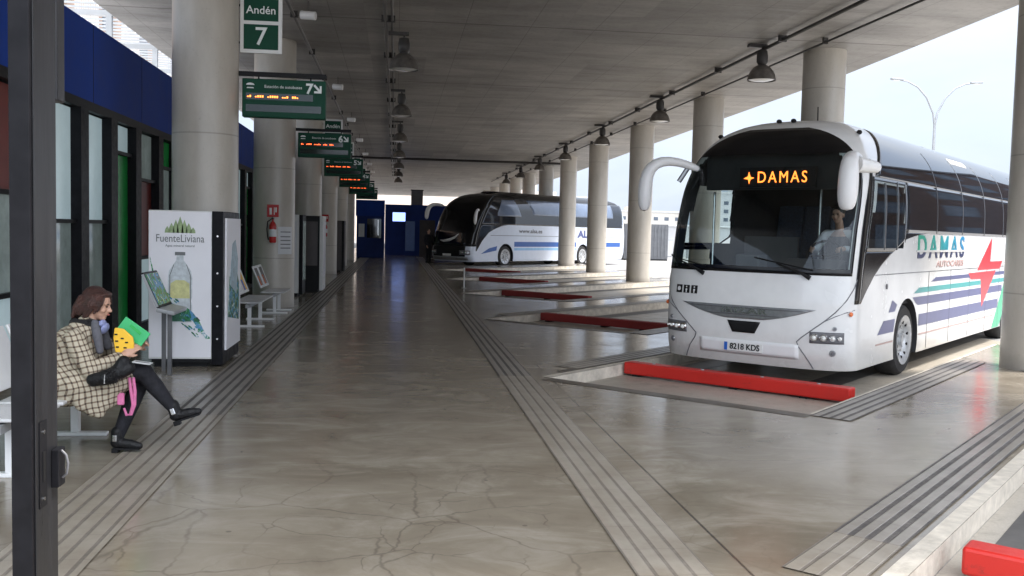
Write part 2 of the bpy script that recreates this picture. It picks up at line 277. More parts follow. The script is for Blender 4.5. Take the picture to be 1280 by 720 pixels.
M = dict(
    adprint=adprint(),
    floor=polished_floor(), ceiling=ceiling_mat(), column=column_mat(), strip=strip_mat(), wornstrip=strip_mat('worn_grooved_strip', True), plaid=plaid_mat(),
    bay=road_mat('bay_concrete', (0.36, 0.325, 0.27), (0.47, 0.43, 0.37), 0.42),
    yard=road_mat('yard_concrete', (0.27, 0.265, 0.26), (0.37, 0.36, 0.35), 0.6),
    kerb=pm('kerb_concrete', (0.58, 0.53, 0.45), 0.6, var=0.25, scale=6, bump=0.3),
    edge=pm('worn_edge_band', (0.11, 0.092, 0.072), 0.4, var=0.35, scale=5, rvar=0.1),
    stain=pm('tyre_stained_concrete', (0.085, 0.08, 0.075), 0.5, var=0.4, scale=3),
    red=scuffed('red_paint', (0.58, 0.020, 0.013), (0.12, 0.02, 0.015), 0.38),
    darkred=scuffed('weathered_red_paint', (0.26, 0.020, 0.018), (0.06, 0.02, 0.018), 0.5),
    rimpaint=pm('silver_wheel_paint', (0.50, 0.51, 0.52), 0.3, metal=0.35, var=0.25, scale=10),
    steel_black=pm('black_painted_steel', (0.010, 0.010, 0.012), 0.38, spec=0.10, var=0.3, scale=12, rvar=0.1),
    steel_grey=pm('scuffed_dark_steel', (0.015, 0.0155, 0.018), 0.36, spec=0.3, var=0.3, scale=5, stretch=(6, 6, 0.4), rvar=0.1),
    chrome=pm('worn_chrome', (0.6, 0.6, 0.6), 0.2, metal=1, var=0.15, scale=20),
    black=pm('black_trim', (0.011, 0.011, 0.012), 0.5, spec=0.2, var=0.2, scale=10),
    rubber=pm('rubber', (0.022, 0.021, 0.021), 0.75, var=0.3, scale=12, bump=0.2, bscale=60),
    white=scuffed('white_coach_paint', (0.80, 0.80, 0.79), (0.42, 0.39, 0.34), 0.26, (0.45, 0.85)),
    whiteplastic=pm('white_plastic', (0.76, 0.76, 0.76), 0.35, var=0.04, scale=4),
    lining=pm('dark_lining', (0.03, 0.03, 0.033), 0.8, var=0.15),
    grey=pm('grey_plastic', (0.13, 0.13, 0.14), 0.5, var=0.1),
    silver=pm('silver_grille', (0.30, 0.31, 0.32), 0.3, metal=0.7, var=0.15, scale=14),
    darkglass=pm('tinted_window', (0.007, 0.010, 0.016), 0.035, ior=1.75, var=0.2, scale=1.2),
    upglass=pm('upper_tinted_glass', (0.007, 0.010, 0.016), 0.035, ior=1.75, var=0.2, scale=1.2),
    seam=pm('window_seam', (0.075, 0.08, 0.09), 0.3, var=0.1),
    frit=pm('black_glass_border', (0.005, 0.005, 0.006), 0.12, spec=0.35, var=0.1),
    windscreen=clear_glass('windscreen_glass', (0.56, 0.62, 0.61), 1.45),
    sideclear=clear_glass('cab_side_glass', (0.78, 0.84, 0.85), 1.4),
    pane=clear_glass('clear_pane', (0.75, 0.8, 0.8), 1.4),
    skin=pm('skin', (0.52, 0.30, 0.21), 0.5, var=0.06, scale=12),
    lips=pm('lips', (0.42, 0.12, 0.10), 0.4, var=0.05), eye=pm('eye', (0.02, 0.015, 0.012), 0.15, var=0.1),
    hair=pm('auburn_hair', (0.050, 0.015, 0.009), 0.36, var=0.55, scale=14, stretch=(1, 5, 0.6), bump=0.9, bscale=60),
    darkhair=pm('dark_hair', (0.02, 0.015, 0.012), 0.5, var=0.3, scale=20),
    fur=pm('black_fur', (0.012, 0.011, 0.012), 0.9, var=0.4, scale=40, bump=1.0, bscale=120),
    denim=pm('dark_leggings', (0.020, 0.020, 0.024), 0.85, var=0.3, scale=14, bump=0.8, bscale=18, spec=0.2),
    leather=pm('black_leather', (0.008, 0.008, 0.009), 0.5, spec=0.3, bump=0.5, bscale=50, var=0.2, scale=20),
    greyknit=pm('grey_knit', (0.10, 0.10, 0.115), 0.9, var=0.2, scale=40),
    scarf=pm('lilac_scarf', (0.25, 0.28, 0.48), 0.9, var=0.2, scale=30),
    pink=pm('pink_strap', (0.62, 0.16, 0.33), 0.6, var=0.15, scale=30),
    green_card=pm('green_card', (0.05, 0.45, 0.16), 0.5, var=0.08), yellow=pm('yellow_card', (0.85, 0.50, 0.03), 0.5, var=0.08),
    blue=pm('blue_fascia', (0.012, 0.050, 0.30), 0.6, spec=0.15, var=0.12, scale=1.5, rvar=0.05),
    bluewall=pm('blue_wall', (0.008, 0.030, 0.17), 0.5, spec=0.25, var=0.2, scale=1.2),
    greenp=pm('green_panel', (0.02, 0.42, 0.08), 0.25, var=0.1), redp=pm('maroon_panel', (0.17, 0.025, 0.018), 0.3, var=0.15),
    frosted=pm('glowing_frosted_pane', (0.70, 0.82, 0.84), 0.22, var=0.10, scale=1.6, emit=(0.62, 0.85, 0.92), estr=0.045),  # weak emission added to brighten the panes, no lamp behind them
    milky=pm('glowing_reflective_pane', (0.30, 0.36, 0.35), 0.08, emit=(0.5, 0.62, 0.6), estr=0.018, var=0.45, scale=1.2, ior=1.9),  # slight glow added to this pane too, on top of its reflections
    signgreen=pm('sign_green', (0.004, 0.055, 0.030), 0.5, spec=0.2, var=0.1, scale=6), signdark=pm('display_glass', (0.004, 0.016, 0.012), 0.12, var=0.1),
    white_sign=pm('sign_white', (0.72, 0.72, 0.70), 0.45, var=0.05), letter=pm('sign_lettering', (0.75, 0.78, 0.76), 0.5, var=0.03),
    led=pm('orange_led', (0.9, 0.2, 0.02), 0.4, emit=(1.0, 0.20, 0.03), estr=1.3, var=0.05),
    ledred=pm('red_led', (0.9, 0.06, 0.02), 0.4, emit=(1.0, 0.13, 0.03), estr=0.9, var=0.05),
    lampshade=pm('aged_aluminium_shade', (0.19, 0.175, 0.16), 0.35, metal=0.5, var=0.3, scale=9, rvar=0.1),
    lens=pm('lamp_lens', (0.8, 0.8, 0.76), 0.2, var=0.1), pipe=pm('galvanised_conduit', (0.14, 0.13, 0.12), 0.45, metal=0.4, var=0.2, scale=3),
    darkpipe=pm('dark_conduit', (0.035, 0.032, 0.03), 0.5, var=0.2),
    poster=pm('poster_print', (0.84, 0.83, 0.86), 0.28, var=0.03, scale=2), pgreen=pm('print_green', (0.30, 0.40, 0.20), 0.4, var=0.35, scale=14),
    pgrey=pm('print_grey', (0.16, 0.17, 0.17), 0.4, var=0.1), pblue=pm('print_water_blue', (0.30, 0.42, 0.48), 0.35, var=0.4, scale=16),
    pdeep=pm('print_deep_green', (0.03, 0.15, 0.09), 0.35, var=0.6, scale=14), plabel=pm('print_label', (0.62, 0.60, 0.28), 0.4, var=0.2, scale=16),
    pbottle=pm('print_bottle', (0.56, 0.60, 0.62), 0.35, var=0.25, scale=16),
    bluelogo=pm('print_blue', (0.02, 0.12, 0.5), 0.4, var=0.1), seatmetal=pm('perforated_seat_metal', (0.62, 0.62, 0.62), 0.35, var=0.12, scale=60),
    teal=pm('coach_teal', (0.03, 0.30, 0.30), 0.3, var=0.08), navy=pm('coach_navy', (0.07, 0.08, 0.20), 0.3, var=0.08),
    cgreen=pm('coach_green', (0.03, 0.37, 0.19), 0.3, var=0.06), cred=pm('coach_red', (0.75, 0.03, 0.045), 0.3, var=0.05),
    skyblue=pm('coach_blue', (0.03, 0.10, 0.33), 0.3, var=0.1), mutedred=pm('coach_pinstripe', (0.45, 0.30, 0.28), 0.35, var=0.1),
    amber=pm('amber_lens', (0.7, 0.16, 0.04), 0.2, var=0.1), extred=pm('extinguisher_red', (0.45, 0.015, 0.015), 0.25, var=0.1, coat=0.3),
    paper=pm('paper', (0.66, 0.67, 0.68), 0.6, var=0.06), brown=pm('brown_cabinet', (0.045, 0.033, 0.030), 0.4, var=0.2),
    screen=pm('lit_screen', (0.1, 0.15, 0.4), 0.3, emit=(0.28, 0.42, 1.0), estr=0.6, var=0.05),
    darkbrick=pm('dark_brick', (0.07, 0.045, 0.035), 0.8, var=0.3, scale=1.5),
    peach=pm('peach_render', (0.36, 0.24, 0.175), 0.85, var=0.08, scale=0.7), palepeach=pm('pale_peach_render', (0.74, 0.62, 0.52), 0.85, var=0.06, scale=0.5), cream=pm('cream_render', (0.55, 0.52, 0.47), 0.85, var=0.1, scale=0.5),
    palegrey=pm('pale_render', (0.5, 0.5, 0.5), 0.85, var=0.1, scale=0.3), farwindow=pm('far_window', (0.10, 0.12, 0.15), 0.2, var=0.3, scale=0.8),
    galvdark=pm('dull_steel_leg', (0.13, 0.13, 0.135), 0.4, metal=0.3, var=0.2), galv=pm('galvanised_post', (0.38, 0.39, 0.40), 0.45, metal=0.3, var=0.1), containergrey=pm('dark_grey_steel', (0.13, 0.135, 0.145), 0.6, var=0.2, scale=2),
    shirt=pm('white_shirt', (0.65, 0.66, 0.68), 0.85, var=0.1, scale=12, bump=0.4), vest=pm('dark_vest', (0.02, 0.022, 0.03), 0.85, var=0.2),
    darkcloth=pm('dark_clothes', (0.02, 0.02, 0.025), 0.9, var=0.3, scale=12),
    seatcloth=pm('coach_seat_fabric', (0.04, 0.06, 0.10), 0.9, var=0.4, scale=30),
    leaf=pm('leaf', (0.05, 0.09, 0.03), 0.8, var=0.5, scale=6), bark=pm('bark', (0.12, 0.09, 0.06), 0.9, var=0.3),
)
# frame shape for emission noise is not needed on leds
# ------------------------------------------------------------------ mesh helpers
class MB:
    def __init__(s): s.v = []; s.f = []; s.m = []; s.cur = 0
    def add(s, vs, fs):
        o = len(s.v); s.v += [tuple(v) for v in vs]
        for f in fs: s.f.append(tuple(i + o for i in f)); s.m.append(s.cur)
        return s
    def box(s, c, d, rot=None):
        vs = [Vector((x * d[0] / 2, y * d[1] / 2, z * d[2] / 2)) for x in (-1, 1) for y in (-1, 1) for z in (-1, 1)]
        if rot is not None: vs = [rot @ v for v in vs]
        vs = [v + Vector(c) for v in vs]
        return s.add(vs, [(0, 1, 3, 2), (4, 6, 7, 5), (0, 4, 5, 1), (2, 3, 7, 6), (0, 2, 6, 4), (1, 5, 7, 3)])
    def bb(s, a, b): return s.box([(a[i] + b[i]) / 2 for i in range(3)], [abs(b[i] - a[i]) for i in range(3)])
    def cyl(s, p0, p1, r0, r1=None, n=16):
        r1 = r0 if r1 is None else r1
        p0, p1 = Vector(p0), Vector(p1); d = (p1 - p0).normalized()
        a = d.orthogonal().normalized(); b = d.cross(a); vs = []
        for p, r in ((p0, r0), (p1, r1)):
            for i in range(n):
                t = 2 * math.pi * i / n; vs.append(p + a * math.cos(t) * r + b * math.sin(t) * r)
        fs = [(i, (i + 1) % n, n + (i + 1) % n, n + i) for i in range(n)] + [tuple(range(n))[::-1], tuple(range(n, 2 * n))]
        return s.add(vs, fs)
    def tube(s, pts, r, n=8, closed=False):
        pts = [Vector(p) for p in pts]; rs = r if isinstance(r, (list, tuple)) else [r] * len(pts)
        vs = []; prev = None
        for k, p in enumerate(pts):
            if closed: d = pts[(k + 1) % len(pts)] - pts[k - 1]
            else: d = pts[min(k + 1, len(pts) - 1)] - pts[max(k - 1, 0)]
            d.normalize()
            a = d.orthogonal().normalized() if prev is None else (prev - d * prev.dot(d)).normalized()
            prev = a; b = d.cross(a)
            for i in range(n):
                t = 2 * math.pi * i / n; vs.append(p + (a * math.cos(t) + b * math.sin(t)) * rs[k])
        m = len(pts); fs = []
        for k in range(m if closed else m - 1):
            k2 = (k + 1) % m
            for i in range(n): fs.append((k * n + i, k * n + (i + 1) % n, k2 * n + (i + 1) % n, k2 * n + i))
        if not closed: fs += [tuple(range(n))[::-1], tuple(range((m - 1) * n, m * n))]
        return s.add(vs, fs)
    def lathe(s, prof, c=(0, 0, 0), n=32, axis='z', caps=True):
        vs = []
        for r, h in prof:
            for i in range(n):
                t = 2 * math.pi * i / n; x, y = r * math.cos(t), r * math.sin(t)
                p = (x, y, h) if axis == 'z' else (x, h, y)
                vs.append((p[0] + c[0], p[1] + c[1], p[2] + c[2]))
        m = len(prof); fs = []
        for k in range(m - 1):
            for i in range(n): fs.append((k * n + i, k * n + (i + 1) % n, (k + 1) * n + (i + 1) % n, (k + 1) * n + i))
        if caps and prof[0][0] > 1e-4: fs.append(tuple(range(n)))
        if caps and prof[-1][0] > 1e-4: fs.append(tuple(range((m - 1) * n, m * n)))
        return s.add(vs, fs)
    def prism(s, poly, thick, fr):
        """poly: 2D points; fr: function (u,v,t)->3D point"""
        n = len(poly)
        vs = [fr(u, v, 0) for u, v in poly] + [fr(u, v, thick) for u, v in poly]
        fs = [tuple(range(n))[::-1], tuple(range(n, 2 * n))] + [(i, (i + 1) % n, n + (i + 1) % n, n + i) for i in range(n)]
        return s.add(vs, fs)
    def ell(s, c, r, n=16, rot=None):
        vs = []; fs = []; rings = n // 2
        for j in range(1, rings):
            ph = math.pi * j / rings
            for i in range(n):
                t = 2 * math.pi * i / n
                v = Vector((r[0] * math.sin(ph) * math.cos(t), r[1] * math.sin(ph) * math.sin(t), r[2] * math.cos(ph)))
                if rot is not None: v = rot @ v
                vs.append(v + Vector(c))
        for v in ((0, 0, r[2]), (0, 0, -r[2])):
            v = Vector(v); v = rot @ v if rot is not None else v; vs.append(v + Vector(c))
        top, bot = len(vs) - 2, len(vs) - 1
        for j in range(rings - 2):
            for i in range(n): fs.append((j * n + i, (j + 1) * n + i, (j + 1) * n + (i + 1) % n, j * n + (i + 1) % n))
        for i in range(n):
            fs.append((top, i, (i + 1) % n)); fs.append((bot, (rings - 2) * n + (i + 1) % n, (rings - 2) * n + i))
        return s.add(vs, fs)
    def cap(s, p0, r0, p1, r1, n=14):
        s.ell(p0, (r0,) * 3, n); s.ell(p1, (r1,) * 3, n); return s.cyl(p0, p1, r0, r1, n)
    def build(s, name, mats, parent=None, smooth=False, loc=None, rotz=None, bevel=0.0, tri=False):
        me = bpy.data.meshes.new(name); me.from_pydata(s.v, [], s.f)
        mats = mats if isinstance(mats, (list, tuple)) else [mats]
        for m_ in mats: me.materials.append(m_)
        me.polygons.foreach_set('material_index', s.m)
        bm = bmesh.new(); bm.from_mesh(me); bmesh.ops.recalc_face_normals(bm, faces=bm.faces)
        if tri: bmesh.ops.triangulate(bm, faces=[f for f in bm.faces if len(f.verts) > 4])
        if bevel:
            es = [e for e in bm.edges if len(e.link_faces) == 2 and e.calc_face_angle(0) > 0.6]
            bmesh.ops.bevel(bm, geom=es, offset=bevel, segments=2, affect='EDGES', profile=0.5, clamp_overlap=True)
        if smooth:
            for f in bm.faces: f.smooth = True
            for e in bm.edges:
                if len(e.link_faces) == 2 and e.calc_face_angle(0) > R(38): e.smooth = False
        bm.to_mesh(me); bm.free()
        o = bpy.data.objects.new(name, me); COL.objects.link(o)
        if parent: o.parent = parent
        if loc: o.location = loc
        if rotz is not None: o.rotation_euler.z = rotz
        return o

def bake(o):
    """apply an object's modifiers without operators"""
    dg = bpy.context.evaluated_depsgraph_get(); dg.update()
    me = bpy.data.meshes.new_from_object(o.evaluated_get(dg)); o.modifiers.clear(); o.data = me; return o

def blob(name, mb, mats, voxel, parent=None, smooth=6, loc=None):
    o = mb.build(name, mats, parent, loc=loc)
    r = o.modifiers.new('r', 'REMESH'); r.mode = 'VOXEL'; r.voxel_size = voxel; r.use_smooth_shade = True
    if smooth:
        q = o.modifiers.new('s', 'SMOOTH'); q.iterations = smooth; q.factor = 0.5
    return bake(o)

def text(name, body, size, mat, fr, parent, ext=0.003, bold=0.0, align='CENTER', width=None, space=1.0):
    """flat lettering; fr maps a 4x4 from text plane (x right, y up, z out)"""
    cu = bpy.data.curves.new(name, 'FONT'); cu.body = body; cu.size = size; cu.align_x = align; cu.align_y = 'CENTER'
    cu.space_character = space; cu.extrude = ext; cu.offset = bold; cu.resolution_u = 4
    o = bpy.data.objects.new(name, cu); COL.objects.link(o)
    dg = bpy.context.evaluated_depsgraph_get(); dg.update()
    me = bpy.data.meshes.new_from_object(o.evaluated_get(dg)); bpy.data.objects.remove(o)
    xs = [v.co.x for v in me.vertices]
    if width and xs:
        k = width / (max(xs) - min(xs))
        for v in me.vertices: v.co.x *= k
    me.transform(fr); me.materials.clear(); me.materials.append(mat)
    o = bpy.data.objects.new(name, me); COL.objects.link(o); o.parent = parent
    return o

def frame(origin, right, up):
    r = Vector(right).normalized(); u = Vector(up).normalized(); n = r.cross(u)
    m = Matrix((r, u, n)).transposed().to_4x4(); m.translation = Vector(origin); return m

def tag(o, label=None, cat=None, group=None, kind=None):
    if label:
        o['label'] = label
        if len(label.split()) > 16: print('LONG', len(label.split()), label)
    if cat: o['category'] = cat
    if group: o['group'] = group
    if kind: o['kind'] = kind
    return o

def empty(name, label, cat, loc=(0, 0, 0), rotz=0.0, group=None):
    o = bpy.data.objects.new(name, None); COL.objects.link(o); o.location = loc; o.rotation_euler.z = rotz
    o.empty_display_size = 0.2
    return tag(o, label, cat, group)

def copy_tree(o, parent=None):
    c = o.copy(); COL.objects.link(c); c.parent = parent
    for ch in list(o.children): copy_tree(ch, c)
    return c

def sheet(name, poly, z, mat, kind='structure', depth=0.0, mats=None):
    mb = MB(); n = len(poly)
    if depth:
        mb.v = [(x, y, z) for x, y in poly] + [(x, y, z - depth) for x, y in poly]
        mb.f = [tuple(range(n))] + [(i, n + i, n + (i + 1) % n, (i + 1) % n) for i in range(n)]
        mb.m = [0] + [1] * n
    else:
        mb.v = [(x, y, z) for x, y in poly]; mb.f = [tuple(range(n))]; mb.m = [0]
    me = bpy.data.meshes.new(name); me.from_pydata(mb.v, [], mb.f)
    for m_ in (mats or [mat]): me.materials.append(m_)
    me.polygons.foreach_set('material_index', mb.m)
    bm = bmesh.new(); bm.from_mesh(me); bmesh.ops.triangulate(bm, faces=bm.faces)
    for f in bm.faces:
        if abs(f.normal.z) > 0.5 and f.normal.z < 0: f.normal_flip()
    bm.to_mesh(me); bm.free()
    o = bpy.data.objects.new(name, me); COL.objects.link(o)
    if kind: o['kind'] = kind
    return o

# ------------------------------------------------------------------ camera, light
cam = bpy.data.cameras.new('camera'); co = bpy.data.objects.new('camera', cam); COL.objects.link(co); sc.camera = co
co.location = (0, 0, 1.75)
cam.sensor_width = 36; cam.lens = 36 * 1180 / 1280; cam.clip_start = 0.05; cam.clip_end = 6000
yaw, pitch, roll = R(-7.0749), R(3.4710), R(1.3462)
co.rotation_mode = 'QUATERNION'
# look along +Y turned right by 7 deg, pitched down, rolled
rot = Matrix.Rotation(yaw, 4, 'Z') @ Matrix.Rotation(R(90) - pitch, 4, 'X') @ Matrix.Rotation(roll, 4, 'Z')
co.rotation_quaternion = rot.to_quaternion()

SUN_EL, SUN_AZ = 62.0, 99.0     # azimuth clockwise from +Y: the open side of the canopy
w = bpy.data.worlds.new('World'); sc.world = w; w.use_nodes = True; nt = w.node_tree
bg = nt.nodes['Background']; sky = nt.nodes.new('ShaderNodeTexSky'); sky.sky_type = 'NISHITA'; sky.sun_disc = False
sky.sun_elevation = R(SUN_EL); sky.sun_rotation = R(SUN_AZ); sky.dust_density = 3.0; sky.air_density = 1.0; sky.ozone_density = 1.5
tcw = nt.nodes.new('ShaderNodeTexCoord'); mpw = nt.nodes.new('ShaderNodeMapping'); mpw.inputs['Scale'].default_value = (1.0, 1.0, 2.6)
nt.links.new(tcw.outputs['Generated'], mpw.inputs['Vector'])
cn, _ = noise(nt, mpw.outputs['Vector'], 1.7, 7, 0.55, 0.3)
el = sep(nt, tcw.outputs['Generated'])[2]      # thin overcast: brighter overhead than at the horizon
cloud = mixc(nt, mrange(nt, el, 0.12, 0.75, 0, 1, True), (3.3, 3.65, 4.2), (9.5, 9.8, 10.2))
back = mrange(nt, sep(nt, tcw.outputs['Generated'])[1], -0.05, -0.9, 1.0, 3.0, True)  # unseen sky behind the camera made brighter to lift surfaces facing it
bk = nt.nodes.new('ShaderNodeVectorMath'); bk.operation = 'SCALE'; nt.links.new(cloud, bk.inputs[0]); nt.links.new(back, bk.inputs['Scale']); cloud = bk.outputs[0]
clear = mixc(nt, mrange(nt, el, 0.0, 0.4, 0.75, 0.0), sky.outputs['Color'], (2.2, 2.65, 3.6))
cl = mixc(nt, mrange(nt, cn, 0.36, 0.66, 0.25, 0.95, True), clear, cloud)
nt.links.new(cl, bg.inputs['Color']); bg.inputs['Strength'].default_value = 0.065
sl = bpy.data.lights.new('sun', 'SUN'); sl.energy = 1.4; sl.angle = R(11); sl.color = (1.0, 0.95, 0.88)
so = bpy.data.objects.new('sun', sl); COL.objects.link(so)
sd = Vector((math.sin(R(SUN_AZ)) * math.cos(R(SUN_EL)), math.cos(R(SUN_AZ)) * math.cos(R(SUN_EL)), math.sin(R(SUN_EL))))
so.rotation_euler = sd.to_track_quat('Z', 'Y').to_euler(); so.location = (20, -5, 30)
vs = sc.view_settings; vs.view_transform = 'Standard'; vs.look = 'None'; vs.gamma = 1; vs.exposure = 2.17
sc.cycles.use_denoising = True
sc.cycles.max_bounces = 10; sc.cycles.diffuse_bounces = 6; sc.cycles.transparent_max_bounces = 12
sc.cycles.sample_clamp_indirect = 8

# ------------------------------------------------------------------ ground, platform, bays
sheet('ground', [(-900, -300), (900, -300), (900, 2500), (-900, 2500)], BAYZ, M['yard'])
KS = range(-1, 9)
def off(k): return PITCH * k
poly = [(-4.4, -8), (1.85, -8)]
poly += [(1.85, 3.70 - PITCH * 0)] if False else []
for k in KS:
    # island k: between bay k-1 (below) and bay k (above)
    o_ = off(k)
    poly += [(1.85, 3.70 + o_), (10.3, 12.15 + o_), (10.3, 15.05 + o_), (4.10, 8.85 + o_)]
poly += [(1.85, 11.10 + off(8)), (1.85, 80), (-4.4, 80)]
sheet('platform', poly, 0.0, M['floor'], depth=0.15, mats=[M['floor'], M['kerb']])
# bay floors, a sheet just above the yard
for k in range(-2, 9):
    o_ = off(k); 
    tag(sheet('bay_floor', [(1.86, 11.10 + o_), (4.10, 8.86 + o_), (11.5, 16.26 + o_), (11.5, 20.75 + o_)], BAYZ + 0.004, M['bay']), kind='structure')
# kerb tops along the bay edges
def band(name, p, q, wdt, z, mat, depth=0.0):
    p, q = Vector((*p, 0)), Vector((*q, 0)); d = (q - p).normalized(); n = Vector((-d.y, d.x, 0)) * wdt
    return sheet(name, [(p.x, p.y), (q.x, q.y), (q.x + n.x, q.y + n.y), (p.x + n.x, p.y + n.y)], z, mat)
for k in KS:
    o_ = off(k)
    band('kerb', (1.86, 3.71 + o_), (10.29, 12.14 + o_), 0.11, 0.004, M['kerb'])
    band('kerb', (10.2, 14.95 + o_), (4.10, 8.85 + o_), 0.05, 0.004, M['kerb'])
    band('edge_band', (4.12, 8.82 + o_), (1.87, 11.07 + o_), 0.20, 0.004, M['edge'])
    if k > 0: band('edge_band', (2.1, 4.13 + o_), (10.0, 12.03 + o_), 0.12, 0.005, M['edge'])
# grooved strips: built in their own axes so the grooves run along them
def strip(name, p, q, wdt, mt='strip'):
    p, q = Vector((*p, 0)), Vector((*q, 0)); L_ = (q - p).length
    mb = MB(); mb.add([(0, -wdt / 2, 0), (L_, -wdt / 2, 0), (L_, wdt / 2, 0), (0, wdt / 2, 0)], [(0, 1, 2, 3)])
    o = mb.build(name, M[mt]); o.location = (p.x, p.y, 0.008); o.rotation_euler.z = math.atan2((q - p).y, (q - p).x)
    o['kind'] = 'structure'; return o
strip('grooved_paving', (1.45, 1.0), (1.45, 11.2), 0.4, 'wornstrip'); strip('grooved_paving', (1.45, 11.203), (1.45, 58), 0.4)
strip('grooved_paving', (-1.78, 1.0), (-1.78, 8.8), 0.5, 'wornstrip'); strip('grooved_paving', (-1.78, 8.803), (-1.78, 55), 0.5)
for k in KS:
    o_ = off(k)
    strip('grooved_paving', (2.2, 4.55 + o_), (2.75, 5.10 + o_), 0.4, 'wornstrip'); strip('grooved_paving', (2.752, 5.102 + o_), (8.4, 10.75 + o_), 0.4)
    strip('grooved_paving', (4.22, 8.63 + o_), (8.4, 12.81 + o_), 0.4)
    band('joint', (8.52, 10.5 + o_), (8.52, 13.25 + o_), 0.02, 0.012, M['stain'])
# tyre-darkened lanes in each bay
for k in range(-1, 7):
    o_ = off(k)
    for c in (-0.95, 0.95):
        cx, cy = 3.9 + c * 0.707 + 0.35, 11.0 - c * 0.707 + 0.35 + o_
        band('tyre_track', (cx, cy), (cx + 7, cy + 7), 0.42, BAYZ + 0.008, M['stain'])

# ------------------------------------------------------------------ canopy
mb = MB()
y0, y1 = 3.8, 114
pl = [(-5.4, y0), (9.75, y0), (10.1, 14.6), (10.6, 22), (11.0, 40), (11.5, 60), (12.0, y1), (-5.4, y1)]
n = len(pl)
mb.add([(x, y, CEIL) for x, y in pl] + [(x, y, CEIL + 0.45) for x, y in pl],
       [tuple(range(n)), tuple(range(n, 2 * n))] + [(i, (i + 1) % n, n + (i + 1) % n, n + i) for i in range(n)])
tag(mb.build('concrete_canopy', M['ceiling'], tri=True), 'long board marked concrete canopy roof over the platform and bus bays', 'canopy')

# columns
def col_mesh(r, h):
    return MB().lathe([(r, 0), (r, h * 0.34), (r, h * 0.67), (r, h)], n=40)
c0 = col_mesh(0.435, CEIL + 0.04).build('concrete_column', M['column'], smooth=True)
ordw = ['nearest', 'second nearest', 'third nearest', 'fourth nearest', 'fifth nearest', 'sixth nearest', 'seventh nearest', 'eighth nearest', 'ninth nearest', 'farthest']
lw = ['round concrete column behind the water advert vending machine, beside the platform 7 sign',
      'round concrete column carrying the near fire extinguisher and paper notices',
      'round concrete column behind the narrow black and white vending machines',
      'round concrete column with the far fire extinguisher on it',
      'round concrete column beside the far brown cabinet', 'last round concrete column before the blue kiosk']
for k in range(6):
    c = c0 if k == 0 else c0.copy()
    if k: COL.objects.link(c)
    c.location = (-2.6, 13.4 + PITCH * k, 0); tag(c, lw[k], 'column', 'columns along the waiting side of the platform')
rw = ['round concrete column at the right edge of the photo, beside the rear of the near coach',
      'round concrete column rising behind the roof of the near coach, right one of two',
      'round concrete column rising behind the left roof corner of the near coach',
      'round concrete column just left of the near coach mirror, its base by the bay mouth',
      'round concrete column in front of the rear part of the far coach',
      'round concrete column hiding the letters on the far coach side',
      'round concrete column behind the far coach, nearest of the ones behind it',
      'round concrete column behind the far coach, second of the ones behind it',
      'round concrete column behind the far coach, third of the ones behind it',
      'round concrete column far beyond the far coach, first of the distant four',
      'round concrete column far beyond the far coach, second of the distant four',
      'round concrete column far beyond the far coach, third of the distant four',
      'most distant round concrete column under the canopy']
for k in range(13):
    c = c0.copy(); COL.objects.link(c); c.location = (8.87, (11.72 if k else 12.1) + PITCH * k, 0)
    if k > 0 : pass
    tag(c, rw[k], 'column', 'columns along the open side of the canopy')

# ceiling conduits
def conduit(name, pts, r, mat, label, clips=None, parentless=True):
    root = empty(name, label, 'conduit', (0, 0, 0))
    MB().tube(pts, r, 8).build('pipe', mat, root, smooth=True)
    if clips:
        for y in clips: MB().bb((pts[0][0] - r * 2.2, y - 0.03, CEIL - 0.12), (pts[0][0] + r * 2.2, y + 0.03, CEIL - 0.002)).build('clip', M['darkpipe'], root)
    return root
for x, r, mt, lb in ((-0.25, 0.035, 'pipe', 'left grey conduit of the ceiling pair beside the middle row of bell lamps'),
                 (-0.13, 0.025, 'pipe', 'thinner right conduit of the ceiling pair beside the middle row of bell lamps'),
                 (-1.90, 0.03, 'pipe', 'thin conduit on the ceiling that the small white spotlights hang from'),
                 (7.38, 0.035, 'darkpipe', 'dark conduit on the ceiling carrying the bell lamps over the bays'),
                 (8.25, 0.022, 'darkpipe', 'thin dark cable conduit on the ceiling close to the open side columns')):
    conduit('ceiling_conduit', [(x, 2, CEIL - 0.09), (x, 74, CEIL - 0.09)], r, M[mt], lb, [3 + 3.7 * i for i in range(19)])
conduit('ceiling_conduit', [(-1.9, 51, CEIL - 0.2), (9.5, 51, CEIL - 0.2)], 0.06, M['darkpipe'], 'dark conduit crossing the ceiling from side to side at the far end')

# bell lamps
def bell_lamp():
    root = empty('bell_lamp', '', 'lamp')
    MB().bb((-0.27, -0.05, 0.66), (0.08, 0.05, 0.72)).cyl((0, 0, 0.56), (0, 0, 0.70), 0.018, n=8).build('bracket', M['darkpipe'], root)
    MB().lathe([(0.03, 0.62), (0.085, 0.60), (0.10, 0.50), (0.10, 0.37), (0.075, 0.33), (0.06, 0.30)], n=20).build('gear_housing', M['darkpipe'], root, smooth=True)
    MB().lathe([(0.06, 0.32), (0.10, 0.30), (0.16, 0.25), (0.215, 0.17), (0.245, 0.08), (0.262, 0.0), (0.255, 0.0), (0.235, 0.08), (0.205, 0.16), (0.15, 0.24), (0.05, 0.29)], n=32).build('shade', M['lampshade'], root, smooth=True)
    MB().lathe([(0.0, -0.012), (0.12, -0.010), (0.232, 0.02), (0.232, 0.03), (0.0, 0.03)], n=24).build('lens', M['lens'], root, smooth=True)
    return root
bl = bell_lamp(); bl.scale = (1.12, 1.12, 1.0)
nth = ['nearest', 'second', 'third', 'fourth', 'fifth', 'sixth', 'seventh']
